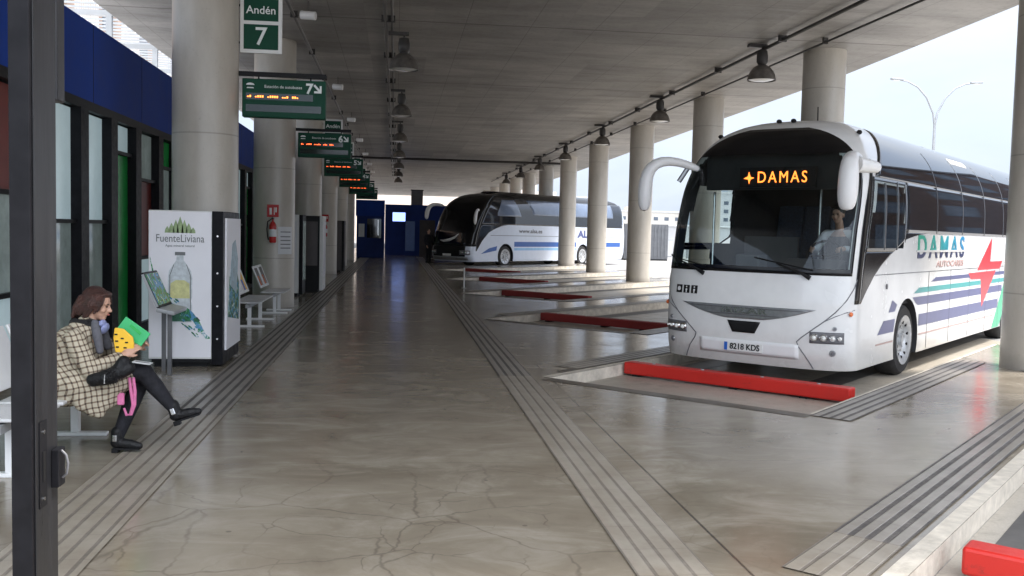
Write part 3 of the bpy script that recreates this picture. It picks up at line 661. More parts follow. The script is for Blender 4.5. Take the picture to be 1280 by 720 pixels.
for k in range(7):
    o = bl if k == 0 else copy_tree(bl)
    o.location = (0.10, 18.7 + 7.65 * k, 4.82)
    tag(o, f'{nth[k]} bell lamp from the camera in the row down the ceiling middle', 'lamp', 'bell lamps over the walkway')
for k in range(7):
    o = copy_tree(bl); o.location = (7.34, 18.7 + 7.5 * k, 4.92)
    tag(o, f'{nth[k]} bell lamp from the camera in the row over the bus bays', 'lamp', 'bell lamps over the bus bays')

# small white spotlights
sp = empty('spotlight', '', 'spotlight')
MB().cyl((0, 0, 0.10), (0, 0, 0.26), 0.012, n=8).build('stem', M['pipe'], sp)
MB().cyl((-0.13, 0.0, 0.02), (0.13, -0.06, 0.0), 0.075, n=20).build('housing', M['whiteplastic'], sp, smooth=True, bevel=0.01)
for k in range(7):
    o = sp if k == 0 else copy_tree(sp)
    o.location = (-1.57, 17.0 + 7.5 * k + (0.9 if k else 0), CEIL - 0.26)
    tag(o, f'{nth[k]} small white ceiling spotlight counted from the camera, above the platform signs', 'spotlight', 'small white spotlights on the ceiling')

# ------------------------------------------------------------------ platform signs
def plate_sign(num, y, k):
    root = empty('platform_sign', f'green sign with white frame reading Andén {num}, above the display board numbered {num}', 'sign', (-2.15, y, 4.09), group='platform number signs')
    W, H = 0.56, 0.78
    MB().bb((0, 0, 0), (W, 0.04, H)).build('sign_frame', M['white_sign'], root, bevel=0.006)
    MB().bb((0.05, -0.006, 0.05), (W - 0.05, 0.004, 0.385)).build('number_panel', M['signgreen'], root)
    MB().bb((0.05, -0.006, 0.435), (W - 0.05, 0.004, 0.73)).build('name_panel', M['signgreen'], root)
    text('lettering', 'Andén', 0.15, M['letter'], frame((W / 2, -0.009, 0.575), (1, 0, 0), (0, 0, 1)), root, bold=0.001)
    text('number', str(num), 0.34, M['letter'], frame((W / 2, -0.009, 0.215), (1, 0, 0), (0, 0, 1)), root, bold=0.003)
    MB().bb((-0.22, 0.01, 0.12), (-0.001, 0.03, 0.15)).bb((-0.22, 0.01, 0.62), (-0.001, 0.03, 0.65)).build('bracket', M['black'], root)
    return root
def display(num, y, k):
    root = empty('departure_display', f'green departure display board with lit digits, hanging from a column and numbered {num}', 'display board', (-2.11, y, 3.22), group='departure display boards')
    W, H = 1.12, 0.52
    MB().bb((0, 0, 0), (W, 0.16, H)).build('housing', M['signgreen'], root, bevel=0.012)
    MB().bb((0.05, -0.006, 0.235), (0.95, 0.004, 0.325)).bb((0.05, -0.006, 0.075), (W - 0.06, 0.004, 0.17)).build('display_window', M['signdark'], root)
    text('header_lettering', 'Estación de autobuses', 0.055, M['letter'], frame((0.55, -0.008, 0.415), (1, 0, 0), (0, 0, 1)), root, width=0.50)
    text('number', str(num), 0.19, M['letter'], frame((0.90, -0.008, 0.40), (1, 0, 0), (0, 0, 1)), root, bold=0.006)
    a = MB()
    fr = lambda u, v, t: (1.01 + u, -0.005 - t, 0.40 + v)
    a.prism([(-0.055, 0.05), (-0.035, 0.07), (0.03, 0.0), (0.03, 0.05), (0.055, 0.05), (0.055, -0.05), (-0.045, -0.05), (-0.045, -0.022), (0.01, -0.022)], 0.004, fr)
    a.build('arrow', M['letter'], root, tri=True)
    e = MB()
    e.prism([(0.05 + 0.07 * math.cos(t) * 0.8, 0.43 + 0.03 * math.sin(t)) for t in [math.pi * i / 8 for i in range(9)]], 0.004, lambda u, v, t: (0.06 + u, -0.005 - t, v))
    e.prism([(0.06, 0.385), (0.16, 0.385), (0.15, 0.40), (0.07, 0.40)], 0.004, lambda u, v, t: (u, -0.005 - t, v)); e.build('emblem', M['letter'], root)
    rnd = random.Random(num); g = MB(); x = 0.07
    for wl in (2, 4, 5, 3, 3):
        for i in range(wl):
            h0 = rnd.choice((0, 0.012)); g.bb((x, -0.009, 0.266), (x + 0.019, -0.005, 0.292 - h0)); x += 0.030
        x += 0.045
    g.build('lit_digits', M['led' if k == 0 else 'ledred'], root)
    MB().bb((-0.16, 0.05, 0.56), (W, 0.11, 0.62)).bb((0.2, 0.07, 0.519), (0.22, 0.09, 0.56)).bb((0.9, 0.07, 0.519), (0.92, 0.09, 0.56)).build('bracket', M['black'], root)
    return root
for k in range(6):
    plate_sign(7 - k, 13.4 + PITCH * k, k); display(7 - k, 13.4 + PITCH * k - 0.05, k)

# ------------------------------------------------------------------ station building (left)
st = empty('station_building', 'long station building with blue fascia, black mullions and green, maroon and glass panels', 'building', (-4.0, 0, 0))
MB().bb((0, 2.6, 3.30), (-0.25, 56, 4.33)).build('fascia', M['blue'], st)
MB().bb((-0.26, 2.6, 4.1), (-9, 56, 4.25)).build('roof', M['whiteplastic'], st)
MB().bb((-0.26, 2.6, 0), (-9, 2.9, 4.09)).bb((-0.26, 55.7, 0), (-9, 56, 4.09)).bb((-8.7, 2.91, 0), (-9, 55.69, 4.09)).build('rear_wall', M['cream'], st)
MB().bb((-0.05, 2.6, 3.18), (0.03, 56, 3.298)).bb((-0.12, 2.6, 0.0), (0.02, 56, 0.12)).build('rail', M['black'], st)
for i in range(22): MB().bb((0.0005, 3.6 + i * 2.4, 3.301), (0.003, 3.615 + i * 2.4, 4.33)).build('fascia_joint', M['black'], st)
def facade(y, wdt, segs):
    """segs: list (z0,z1,mat)"""
    for z0, z1, mt in segs:
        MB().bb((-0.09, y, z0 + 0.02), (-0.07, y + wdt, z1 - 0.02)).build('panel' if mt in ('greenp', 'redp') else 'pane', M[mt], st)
        MB().bb((-0.11, y - 0.02, z0 - 0.025), (0.0, y + wdt + 0.02, z0 + 0.025)).build('transom', M['black'], st)
    MB().bb((-0.13, y + wdt, 0.12), (0.06, y + wdt + 0.30, 3.179)).build('mullion', M['steel_black'], st)
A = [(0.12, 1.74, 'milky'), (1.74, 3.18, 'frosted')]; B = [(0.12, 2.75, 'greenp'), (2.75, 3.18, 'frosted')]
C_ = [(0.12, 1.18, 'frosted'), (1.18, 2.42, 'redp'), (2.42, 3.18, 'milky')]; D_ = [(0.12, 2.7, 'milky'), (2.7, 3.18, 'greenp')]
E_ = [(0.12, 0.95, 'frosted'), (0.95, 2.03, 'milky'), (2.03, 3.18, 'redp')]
seq = [(5.2, A), (6.4, B), (7.6, A), (8.8, C_), (9.95, E_), (11.55, A), (12.82, A), (14.1, B), (15.36, C_), (16.76, D_)]
y = 18.0; pats = [A, B, D_, C_, A, A, B, E_]; i = 0
while y < 54.5: seq.append((y, pats[i % 8])); y += 1.3; i += 1
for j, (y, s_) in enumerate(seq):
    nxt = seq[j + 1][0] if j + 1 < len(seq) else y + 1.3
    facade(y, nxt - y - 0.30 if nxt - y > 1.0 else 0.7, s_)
MB().bb((-0.6, 2.6, 0.0), (-0.7, 55.6, 3.6)).build('inner_wall', M['lining'], st)

# ------------------------------------------------------------------ kiosk and end wall
kk = empty('blue_kiosk', 'dark blue kiosk with a window and paper notice at the far end', 'kiosk', (-2.25, 55.0, 0))
MB().bb((0, 0, 0), (1.55, 4, 3.3)).build('body', M['bluewall'], kk, bevel=0.02)
MB().bb((0.6, -0.03, 1.15), (1.4, -0.002, 2.25)).build('window', M['darkglass'], kk)
MB().bb((0.12, -0.02, 1.2), (0.45, -0.002, 1.95)).build('notice', M['paper'], kk)
MB().bb((-0.05, -0.06, 2.4), (1.6, -0.002, 3.32)).build('sign_band', M['blue'], kk)
MB().bb((1.2, -0.055, 1.3), (1.26, -0.031, 2.2)).build('handle_bar', M['chrome'], kk)
ew = empty('end_wall', 'dark blue end wall with a doorway closing the far end of the platform', 'wall', (-0.7, 61, 0))
MB().bb((0, 0, 0), (2.2, 0.3, 3.25)).bb((2.2, 0, 2.3), (3.2, 0.3, 3.25)).bb((3.2, 0, 0), (7.5, 0.3, 3.25)).build('wall', M['bluewall'], ew)
MB().bb((2.2, 0.12, 0), (3.2, 0.16, 2.3)).build('door', M['brown'], ew)
MB().bb((1.3, -0.05, 0.3), (1.9, -0.002, 2.2)).build('blue_panel', M['skyblue'], ew)
scn = empty('information_screen', 'small lit blue screen on the far end wall', 'screen', (-0.25, 60.7, 2.15))
MB().bb((0, 0, 0), (0.86, 0.12, 0.62)).build('casing', M['black'], scn); MB().bb((0.03, -0.006, 0.03), (0.83, -0.002, 0.59)).build('display', M['screen'], scn)
text('lettering', 'ABIERTO', 0.2, M['letter'], frame((0.43, -0.010, 0.31), (1, 0, 0), (0, 0, 1)), scn, width=0.6) if False else None
tk = empty('roof_tank', 'dark box standing above the far blue end wall', 'box', (0.95, 61.6, 3.25))
MB().bb((0, 0, -0.2), (0.75, 0.9, 0.95)).build('box_body', M['containergrey'], tk, bevel=0.02)
MB().bb((-0.04, -0.04, 0.951), (0.79, 0.94, 1.0)).build('lid', M['black'], tk)

# ------------------------------------------------------------------ red wheel-stop beams
def beam(k, mat, label, x0=3.12, L_=3.0, sh=0.0):
    root = empty('wheel_stop_beam', label, 'wheel stop', (x0 + sh, 12.32 + off(k) - sh, BAYZ + 0.004), R(-45), 'red beams across the bay mouths')
    b_ = MB().bb((0, -0.10, 0.025), (L_, 0.10, 0.185)).build('beam', mat, root, bevel=0.02)
    for x in (0.12, L_ / 2, L_ - 0.6):
        MB().bb((x, -0.08, 0), (x + 0.10, 0.115, 0.026)).build('foot', M['black'], root)
    m_ = MB()
    for x in (0.4, 1.1, 1.9, 2.6): m_.cyl((x, 0, 0.185), (x, 0, 0.193), 0.022, n=10)
    m_.build('bolt', M['galv'], root)
    return root
beam(0, M['red'], 'bright red beam in front of the near coach')
beam(-1, M['red'], 'red beam end at the lower right corner of the photo', x0=3.25)
bl_lab = {1: 'dull red beam of the bay immediately left of the near coach', 2: 'dull red beam second beyond the near coach beam',
          3: 'dull red beam third beyond the near coach beam', 4: 'dull red beam in front of the far coach, farthest of them'}
for k in (1, 2, 3, 4): beam(k, M['darkred'], bl_lab[k])

# white posts at far bays
for (x, y, lb) in ((2.05, 28.2, 'slim white post by the kerb beside the third dull red beam'),):
    r_ = empty('white_post', lb, 'bollard', (x, y, 0))
    MB().cyl((0, 0, 0), (0, 0, 0.62), 0.022, n=12).build('post', M['whiteplastic'], r_, smooth=True)
    MB().cyl((0, 0, 0), (0, 0, 0.012), 0.08, n=16).build('base_plate', M['galv'], r_)

# ------------------------------------------------------------------ vending machines and platform furniture
vm_ = empty('vending_machine', 'tall white vending machine by the first column, its side printed with a water advert', 'vending machine', (-2.95, 11.8, 0))
MB().bb((0, 0, 0.10), (0.74, 1.15, 1.90)).build('cabinet', M['white_sign'], vm_, bevel=0.008)
MB().bb((0.06, 0.06, 0), (0.68, 1.1, 0.099)).build('plinth', M['black'], vm_)
MB().bb((0.742, -0.01, 0.03), (0.875, 1.17, 1.90)).build('door', M['steel_black'], vm_, bevel=0.008)
MB().bb((0.04, -0.01, 0.06), (0.741, -0.001, 0.10)).build('skirting', M['black'], vm_)
fp = MB().bb((0.876, 0.10, 0.2), (0.90, 1.12, 1.82)).build('front_panel', M['poster'], vm_)
m_ = MB()
for z in (0.35, 0.75, 1.15, 1.6): m_.cyl((0.81, -0.018, z), (0.81, -0.009, z), 0.012, n=8)
m_.build('hinge_screw', M['chrome'], vm_)
pf = lambda u, v, t: (u, -0.003 - t, v)
lay = 0.0016
pst = MB().bb((0.008, -0.0028, 0.125), (0.735, -0.001, 1.885)).build('advert_poster', M['poster'], vm_)
def bottle_poly(cx, z0, s):
    half = [(0.16, 0), (0.17, 0.03), (0.165, 0.25), (0.15, 0.30), (0.165, 0.36), (0.165, 0.62), (0.15, 0.72), (0.10, 0.80), (0.05, 0.87), (0.045, 0.95), (0.05, 0.99)]
    return [(cx + x * s, z0 + z * s) for x, z in half] + [(cx - x * s, z0 + z * s) for x, z in half[::-1]]
MB().prism(bottle_poly(0.37, 0.55, 0.86), lay, pf).build('print_bottle', M['pbottle'], vm_, tri=True)
m_ = MB()
for xo in (-0.126, 0.118): m_.prism([(0.37 + xo, 0.62), (0.37 + xo + 0.01, 0.62), (0.37 + xo * 0.98 + 0.01, 1.12), (0.37 + xo * 0.6 + 0.008, 1.25), (0.37 + xo * 0.6, 1.25), (0.37 + xo * 0.98, 1.12)], lay * 2, pf)
m_.prism([(0.31, 1.36), (0.43, 1.36), (0.43, 1.40), (0.31, 1.40)], lay * 2, pf); m_.build('print_outline', M['pgrey'], vm_, tri=True)
MB().prism([(0.255, 0.84), (0.485, 0.84), (0.48, 1.02), (0.42, 1.06), (0.32, 1.06), (0.26, 1.02)], lay * 2, pf).build('print_label', M['plabel'], vm_, tri=True)
MB().prism([(0.25, 0.56), (0.50, 0.56), (0.49, 0.70), (0.40, 0.74), (0.26, 0.70)], lay * 2, pf).build('print_base', M['pdeep'], vm_, tri=True)
m_ = MB()
def splash(pts, wd):
    up = [(x, z + wd[i]) for i, (x, z) in enumerate(pts)]; dn = [(x, z - wd[i]) for i, (x, z) in enumerate(pts)]
    m_.prism(up + dn[::-1], lay * 3, pf)
splash([(0.02, 1.32), (0.05, 1.18), (0.08, 1.05), (0.13, 0.92), (0.2, 0.80), (0.28, 0.72), (0.36, 0.68)], [0.02, 0.04, 0.03, 0.06, 0.05, 0.06, 0.03])
splash([(0.36, 0.70), (0.45, 0.66), (0.52, 0.62), (0.60, 0.50), (0.67, 0.38), (0.72, 0.36)], [0.03, 0.07, 0.05, 0.06, 0.03, 0.01])
m_.build('print_splash', M['adprint'], vm_, tri=True)
m_ = MB(); rn = random.Random(3)
for i in range(60):
    t = rn.random(); x = 0.10 + 0.55 * t; z = 0.93 - 0.52 * t + rn.uniform(-0.12, 0.12); r = rn.uniform(0.004, 0.020)
    ca, sa, el_ = math.cos(-.75), math.sin(-.75), rn.uniform(1.2, 2.6)
    m_.prism([(x + r * (math.cos(a) * el_ * ca - math.sin(a) * .6 * sa), z + r * (math.cos(a) * el_ * sa + math.sin(a) * .6 * ca)) for a in [0.6283 * i2 for i2 in range(10)]], lay * 3.6, pf)
m_.build('print_drops', M['adprint'], vm_, tri=True)
m_ = MB()
for x, h, w_ in ((0.22, 0.08, 0.03), (0.27, 0.12, 0.035), (0.32, 0.16, 0.035), (0.37, 0.20, 0.04), (0.42, 0.16, 0.035), (0.47, 0.12, 0.035), (0.52, 0.07, 0.03)):
    m_.prism([(x - w_, 1.63), (x + w_, 1.63), (x + w_ * 0.8, 1.63 + h * 0.5), (x, 1.63 + h), (x - w_ * 0.8, 1.63 + h * 0.5)], lay, pf)
m_.build('print_trees', M['pgreen'], vm_, tri=True)
text('lettering', 'FuenteLiviana', 0.13, M['pgrey'], frame((0.37, -0.007, 1.56), (1, 0, 0), (0, 0, 1)), vm_, ext=0.001, width=0.56)
text('lettering', 'Agua mineral natural', 0.04, M['pgrey'], frame((0.37, -0.007, 1.475), (1, 0, 0), (0, 0, 1)), vm_, ext=0.001, width=0.34)
m_ = MB()
ff = lambda u, v, t: (0.901 + t, u, v)
m_.cur = 0; m_.prism([(0.2, 0.6), (1.0, 0.5), (1.0, 1.0), (0.75, 1.2), (0.5, 1.05), (0.3, 1.1)], 0.002, ff)
m_.cur = 1; m_.prism([(0.3, 1.0), (0.8, 0.85), (0.9, 1.3), (0.7, 1.55), (0.5, 1.5)], 0.004, ff)
m_.build('front_print', [M['adprint'], M['pblue']], vm_, tri=True)

def small_machine(name, x, y, W, D, H, mats, label):
    r_ = empty(name, label, 'vending machine', (x, y, 0))
    MB().bb((0, 0, 0.08), (W, D, H)).build('cabinet', mats[0], r_, bevel=0.01)
    MB().bb((W + 0.002, -0.01, 0.05), (W + 0.09, D + 0.01, H)).build('door', mats[1], r_, bevel=0.008)
    MB().bb((W + 0.091, 0.1, 0.4), (W + 0.10, D - 0.1, H - 0.15)).build('front_panel', mats[2], r_)
    MB().bb((0.04, 0.04, 0), (W - 0.04, D - 0.04, 0.079)).build('plinth', M['black'], r_)
    MB().bb((0.05, -0.008, H * 0.35), (W - 0.05, -0.001, H - 0.15)).build('side_print', mats[3], r_)
    return r_
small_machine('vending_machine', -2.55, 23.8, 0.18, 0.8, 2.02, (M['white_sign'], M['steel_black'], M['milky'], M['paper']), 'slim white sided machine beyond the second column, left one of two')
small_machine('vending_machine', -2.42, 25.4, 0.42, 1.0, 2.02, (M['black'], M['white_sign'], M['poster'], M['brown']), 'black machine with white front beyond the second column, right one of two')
small_machine('vending_machine', -2.35, 36.6, 0.30, 1.0, 1.98, (M['brown'], M['black'], M['brown'], M['brown']), 'dark brown cabinet machine between the far columns')

# lean bar with printed panel
lb = empty('lean_bench', 'standing lean bench with a tilted printed back panel beside the water advert', 'bench', (-2.72, 11.2, 0))
for y in (0.0, 0.28):
    MB().bb((0.0 + (0.13 if y == 0 else 0), y, 0), (0.045 + (0.13 if y == 0 else 0), y + 0.045, 0.72)).build('leg', M['galvdark'], lb)
rt = Matrix.Rotation(R(-24), 3, 'Y')
MB().box((-0.02, 0.14, 0.98), (0.03, 0.62, 0.44), rt).build('back_panel', M['black'], lb, bevel=0.01)
m_ = MB(); m_.box((-0.004, 0.14, 0.988), (0.004, 0.56, 0.38), rt); m_.build('panel_print', M['adprint'], lb)
m_ = MB(); m_.box((-0.02, -0.172, 0.98), (0.030, 0.003, 0.40), rt); m_.build('panel_edge', M['galv'], lb)
MB().box((0.15, 0.14, 0.745), (0.20, 0.66, 0.045), Matrix.Rotation(R(12), 3, 'Y')).build('lean_rail', M['galv'], lb, bevel=0.01)

def bench(x, y, n_, lab, prints):
    r_ = empty('platform_bench', lab, 'bench', (x, y, 0), group='metal platform benches')
    L_ = n_ * 0.6
    MB().bb((0.22, 0, 0.34), (0.28, L_, 0.40)).build('beam', M['galv'], r_)
    for i in range(n_):
        s_ = MB().bb((0, i * 0.6 + 0.03, 0.415), (0.46, i * 0.6 + 0.57, 0.44)).build('seat', M['seatmetal'], r_, bevel=0.008)
        mt = prints[i % len(prints)]
        MB().box((-0.075, i * 0.6 + 0.3, 0.72), (0.025, 0.52, 0.46), Matrix.Rotation(R(-22), 3, 'Y')).build('backrest', M['whiteplastic'], r_, bevel=0.008)
        if mt:
            MB().box((-0.0616, i * 0.6 + 0.24, 0.7254), (0.004, 0.34, 0.36), Matrix.Rotation(R(-22), 3, 'Y')).build('backrest_print', M[mt[0]], r_)
            MB().box((-0.029, i * 0.6 + 0.16, 0.652), (0.004, 0.16, 0.20), Matrix.Rotation(R(-22), 3, 'Y')).build('backrest_print', M[mt[1]], r_)
    for y_ in (0.25, L_ - 0.25) if n_ < 5 else (0.25, L_ / 2, L_ - 0.25):
        lg = MB().bb((0.22, y_ - 0.03, 0.03), (0.28, y_ + 0.03, 0.339)).build('leg', M['whiteplastic'], r_)
        MB().bb((0.0, y_ - 0.035, 0), (0.50, y_ + 0.035, 0.029)).build('foot', M['whiteplastic'], lg, bevel=0.005)
    return r_
bench(-2.72, 16.3, 3, 'white metal bench with yellow and blue printed backrests just behind the vending machine', [('yellow', 'bluelogo'), ('paper', 'pblue'), ('yellow', 'bluelogo')])
bench(-2.62, 18.9, 2, 'short white metal bench against the second column', [('brown', 'amber')])
bench(-2.82, 6.45, 3, 'pale metal bench the woman in the checked coat sits on', [None])

# extinguishers, signs and notices
def extinguisher(y, lab):
    r_ = empty('fire_extinguisher', lab, 'fire extinguisher', (-2.56, y, 1.38), group='fire extinguishers on columns')
    MB().lathe([(0.0, 0), (0.06, 0.0), (0.075, 0.03), (0.075, 0.36), (0.05, 0.42), (0.02, 0.45), (0.02, 0.49), (0, 0.49)], n=20).build('cylinder', M['extred'], r_, smooth=True)
    MB().bb((-0.02, -0.05, 0.49), (0.02, 0.06, 0.52)).bb((-0.012, -0.09, 0.53), (0.012, 0.03, 0.545)).build('valve_handle', M['black'], r_)
    MB().tube([(-0.02, -0.03, 0.5), (-0.10, -0.04, 0.44), (-0.115, -0.04, 0.28), (-0.10, -0.04, 0.14), (-0.085, -0.03, 0.06)], 0.013).build('hose', M['black'], r_, smooth=True)
    MB().lathe([(0.0765, 0.13), (0.0765, 0.28)], n=20).build('instruction_label', M['paper'], r_)
    return r_
extinguisher(20.27, 'red fire extinguisher on the near side of the second column'); extinguisher(35.07, 'red fire extinguisher on a farther column')
for y, lab in ((20.345, 'square red fire extinguisher sign on the second column'), (35.145, 'square red fire sign on a farther column')):
    r_ = empty('fire_sign', lab, 'sign', (-2.69, y, 1.92), group='red fire signs')
    MB().bb((0, 0, 0), (0.24, 0.012, 0.26)).build('sign_plate', M['extred'], r_)
    MB().bb((0.05, -0.003, 0.05), (0.10, -0.001, 0.19)).bb((0.14, -0.003, 0.05), (0.155, -0.001, 0.2)).bb((0.17, -0.003, 0.10), (0.2, -0.001, 0.2)).build('pictogram', M['white_sign'], r_)
nt_ = empty('paper_notices', 'white paper notice pasted beside the extinguisher on the second column', 'notice', (-2.45, 20.33, 1.14))
m_ = MB()
for i in range(7):
    a0 = R(-70 + i * 7.0)
    m_.v += []
ang = [R(-72 + 6.5 * i) for i in range(8)]
vs_ = []
for z in (1.14, 1.72):
    for a in ang: vs_.append((-2.6 + 0.442 * math.cos(a) + 2.45, 20.8 + 0.442 * math.sin(a) - 20.33, z - 1.14))
m_.add(vs_, [(i, i + 1, 9 + i, 8 + i) for i in range(7)])
m_.build('sheet_of_paper', M['paper'], nt_)
m_ = MB()
for z in (0.12, 0.2, 0.28, 0.36, 0.46):
    vs_ = []
    for zz in (z, z + 0.02):
        for a in ang[1:7]: vs_.append((-2.6 + 0.4445 * math.cos(a) + 2.45, 20.8 + 0.4445 * math.sin(a) - 20.33, zz))
    m_.add(vs_, [(i, i + 1, 7 + i, 6 + i) for i in range(5)])
m_.build('printed_line', M['grey'], nt_)

# ------------------------------------------------------------------ near door frame and door leaf
df = empty('steel_door_post', 'black steel door post with a latch close to the camera on the left', 'door post', (-0.845, 2.2, 0))
MB().bb((0.0, 0, 0), (0.045, 0.155, 3.2)).build('post', M['steel_black'], df, bevel=0.003)
MB().bb((0.0455, 0.012, 0), (0.0485, 0.150, 3.2)).build('face_plate', M['steel_grey'], df, bevel=0.001)
MB().bb((0.0, 0.156, 2.03), (0.05, 0.21, 3.2)).build('upper_rebate', M['steel_grey'], df, bevel=0.004)
sp_ = MB().bb((0.049, 0.03, 1.09), (0.051, 0.075, 1.29)).build('lock_plate', M['steel_black'], df, bevel=0.0008)
for z in (1.11, 1.265): MB().cyl((0.0511, 0.052, z), (0.0535, 0.052, z), 0.005, n=8).build('screw', M['chrome'], sp_)
MB().bb((0.0511, 0.045, 1.15), (0.053, 0.06, 1.22)).build('bolt_slot', M['black'], sp_)
lt = MB().bb((0.0487, 0.105, 1.12), (0.066, 0.150, 1.21)).build('latch', M['steel_black'], df, bevel=0.002)
MB().tube([(0.066, 0.125, 1.205), (0.078, 0.12, 1.195), (0.083, 0.118, 1.175), (0.079, 0.12, 1.15), (0.068, 0.125, 1.14)], 0.0028).build('latch_hook', M['grey'], lt, smooth=True)
gd = empty('glazed_door_leaf', 'dark grey framed glass door leaf cut off by the left edge of the photo', 'door', (-1.105, 2.25, 0))
MB().bb((0.07, 0, 0), (0.175, 0.05, 3.0)).build('stile', M['steel_grey'], gd, bevel=0.004)
MB().bb((-0.9, 0, 0), (-0.8, 0.05, 3.0)).build('stile', M['steel_grey'], gd, bevel=0.004)
MB().bb((-0.799, 0, 0), (0.069, 0.05, 0.12)).build('bottom_rail', M['steel_grey'], gd); MB().bb((-0.799, 0, 2.9), (0.069, 0.05, 3.0)).build('top_rail', M['steel_grey'], gd)
MB().bb((-0.799, 0.02, 0.121), (0.069, 0.03, 2.899)).build('glass', M['pane'], gd)

# ------------------------------------------------------------------ coaches
def lerp_table(t, z):
    if z <= t[0][0]: return t[0][1]
    for (a, va), (b, vb) in zip(t, t[1:]):
        if z <= b: 
            k = (z - a) / (b - a); return va + (vb - va) * k
    return t[-1][1]
NEXP = 2.8
class Body:
    def __init__(s, L_=12.8, H=3.42, xf=None, D=0.5):
        s.L, s.H, s.D = L_, H, D
        s.t = xf or [(.28, .09), (.45, .03), (.7, 0), (1.1, .0), (1.45, .045), (2.0, .16), (2.5, .32), (2.85, .47), (3.05, .58), (3.2, .70), (3.3, .82), (3.4, 1.02), (3.46, 1.25), (3.50, 1.6)]
        s.tr = [(.28, .25), (.6, .05), (1.5, 0), (2.5, .12), (3.1, .3), (3.3, .5), (3.42, 1.0)]
    def xf(s, z): return lerp_table(s.t, z)
    def w(s, z):
        if z <= 2.0: return 1.275
        t = min((z - 2.0) / 1.53, 0.999); return 1.275 * (1 - t ** 3.2) ** (1 / 2.4)
    def f(s, phi, z):
        sg = 1 if phi >= 0 else -1; p = abs(phi)
        y = s.w(z) * sg * math.sin(p) ** (2 / NEXP); x = s.xf(z) + s.D * (1 - max(math.cos(p), 0) ** (2 / NEXP))
        return Vector((x, y, z))
    def fy(s, y, z):
        t = min(abs(y) / s.w(z), 0.999); return s.f(math.copysign(math.asin(t ** (NEXP / 2)), y), z)
    def s_(s, x, z, sg=-1): return Vector((x, sg * s.w(z), z))
    def norm(s, fn, a, b):
        e = 0.004; n = (fn(a + e, b) - fn(a - e, b)).cross(fn(a, b + e) - fn(a, b - e))
        if n.length < 1e-9: return Vector((-1, 0, 0))
        n.normalize(); c = fn(a, b) - Vector((s.L / 2, 0, 1.6)); c.x *= 0.3
        return n if n.dot(c) > 0 else -n
    def op(s, fn, a, b, off): return fn(a, b) + s.norm(fn, a, b) * off
    def mesh(s):
        zs = [.28 + .0375 * i for i in range(70)]; zs += [2.93, 2.97, 3.01, 3.05, 3.09, 3.13, 3.17, 3.2, 3.23, 3.26, 3.29, 3.31, 3.33, 3.35, 3.37, 3.39, 3.41, 3.43, 3.45, 3.465, 3.48, 3.49, 3.498]
        zs = [z for z in zs if z < 2.92] + [z for z in zs if z >= 2.92]
        NF, NSd = 72, 110; rows = []
        for z in zs:
            r = []
            for i in range(NF + 1): r.append(s.f(math.pi / 2 * (1 - 2 * i / NF), z))      # right -> left across the nose
            xa = s.xf(z) + s.D; xb = s.L - lerp_table(s.tr, z) - 0.25
            for i in range(1, NSd): r.append(Vector((xa + (xb - xa) * i / NSd, -s.w(z), z)))
            for i in range(13):
                t = math.pi * i / 12 ; r.append(Vector((xb + 0.25 * math.sin(t) ** 0.6, -s.w(z) * (1 if math.cos(t) > 0 else -1) * abs(math.cos(t)) ** 0.6, z)))
            for i in range(1, NSd): r.append(Vector((xb + (xa - xb) * i / NSd, s.w(z), z)))
            rows.append(r)
        n = len(rows[0]); mb = MB(); mb.v = [tuple(v) for r in rows for v in r]
        for k in range(len(rows) - 1):
            for i in range(n): mb.f.append((k * n + i, k * n + (i + 1) % n, (k + 1) * n + (i + 1) % n, (k + 1) * n + i)); mb.m.append(0)
        mb.f += [tuple(range(n)), tuple(range((len(rows) - 1) * n, len(rows) * n))]; mb.m += [0, 0]
        return mb

def patch(B, name, mats, fn, lo, hi, zs, parent, off=0.006, n=24, frit=None, skirt=0.012, sm=True):
    """grid of surface points between lo(z) and hi(z) for each z, lifted off the body, with a folded edge"""
    mb = MB(); rows = []
    for z in zs:
        a, b = lo(z), hi(z); rows.append([B.op(fn, a + (b - a) * i / n, z, off) for i in range(n + 1)])
    inner = []
    for z in zs:
        a, b = lo(z), hi(z); inner.append([B.op(fn, a + (b - a) * i / n, z, -skirt) for i in range(n + 1)])
    m = len(zs); W = n + 1
    mb.v = [tuple(v) for r in rows for v in r] + [tuple(v) for r in inner for v in r]; O = m * W
    for k in range(m - 1):
        for i in range(n):
            mb.f.append((k * W + i, k * W + i + 1, (k + 1) * W + i + 1, (k + 1) * W + i))
            mb.m.append(1 if frit and not (frit[0] <= i < n - frit[1] and frit[2] <= k < m - 1 - frit[3]) else 0)
    e = 1 if frit else 0
    for k in range(m - 1):
        for c in (0, n): mb.f.append((k * W + c, (k + 1) * W + c, O + (k + 1) * W + c, O + k * W + c)); mb.m.append(e)
    for i in range(n):
        for k in (0, m - 1): mb.f.append((k * W + i, k * W + i + 1, O + k * W + i + 1, O + k * W + i)); mb.m.append(e)
    o = mb.build(name, mats, parent)
    for p in o.data.polygons: p.use_smooth = sm
    return o

def lin(a, b, n): return [a + (b - a) * i / n for i in range(n + 1)]

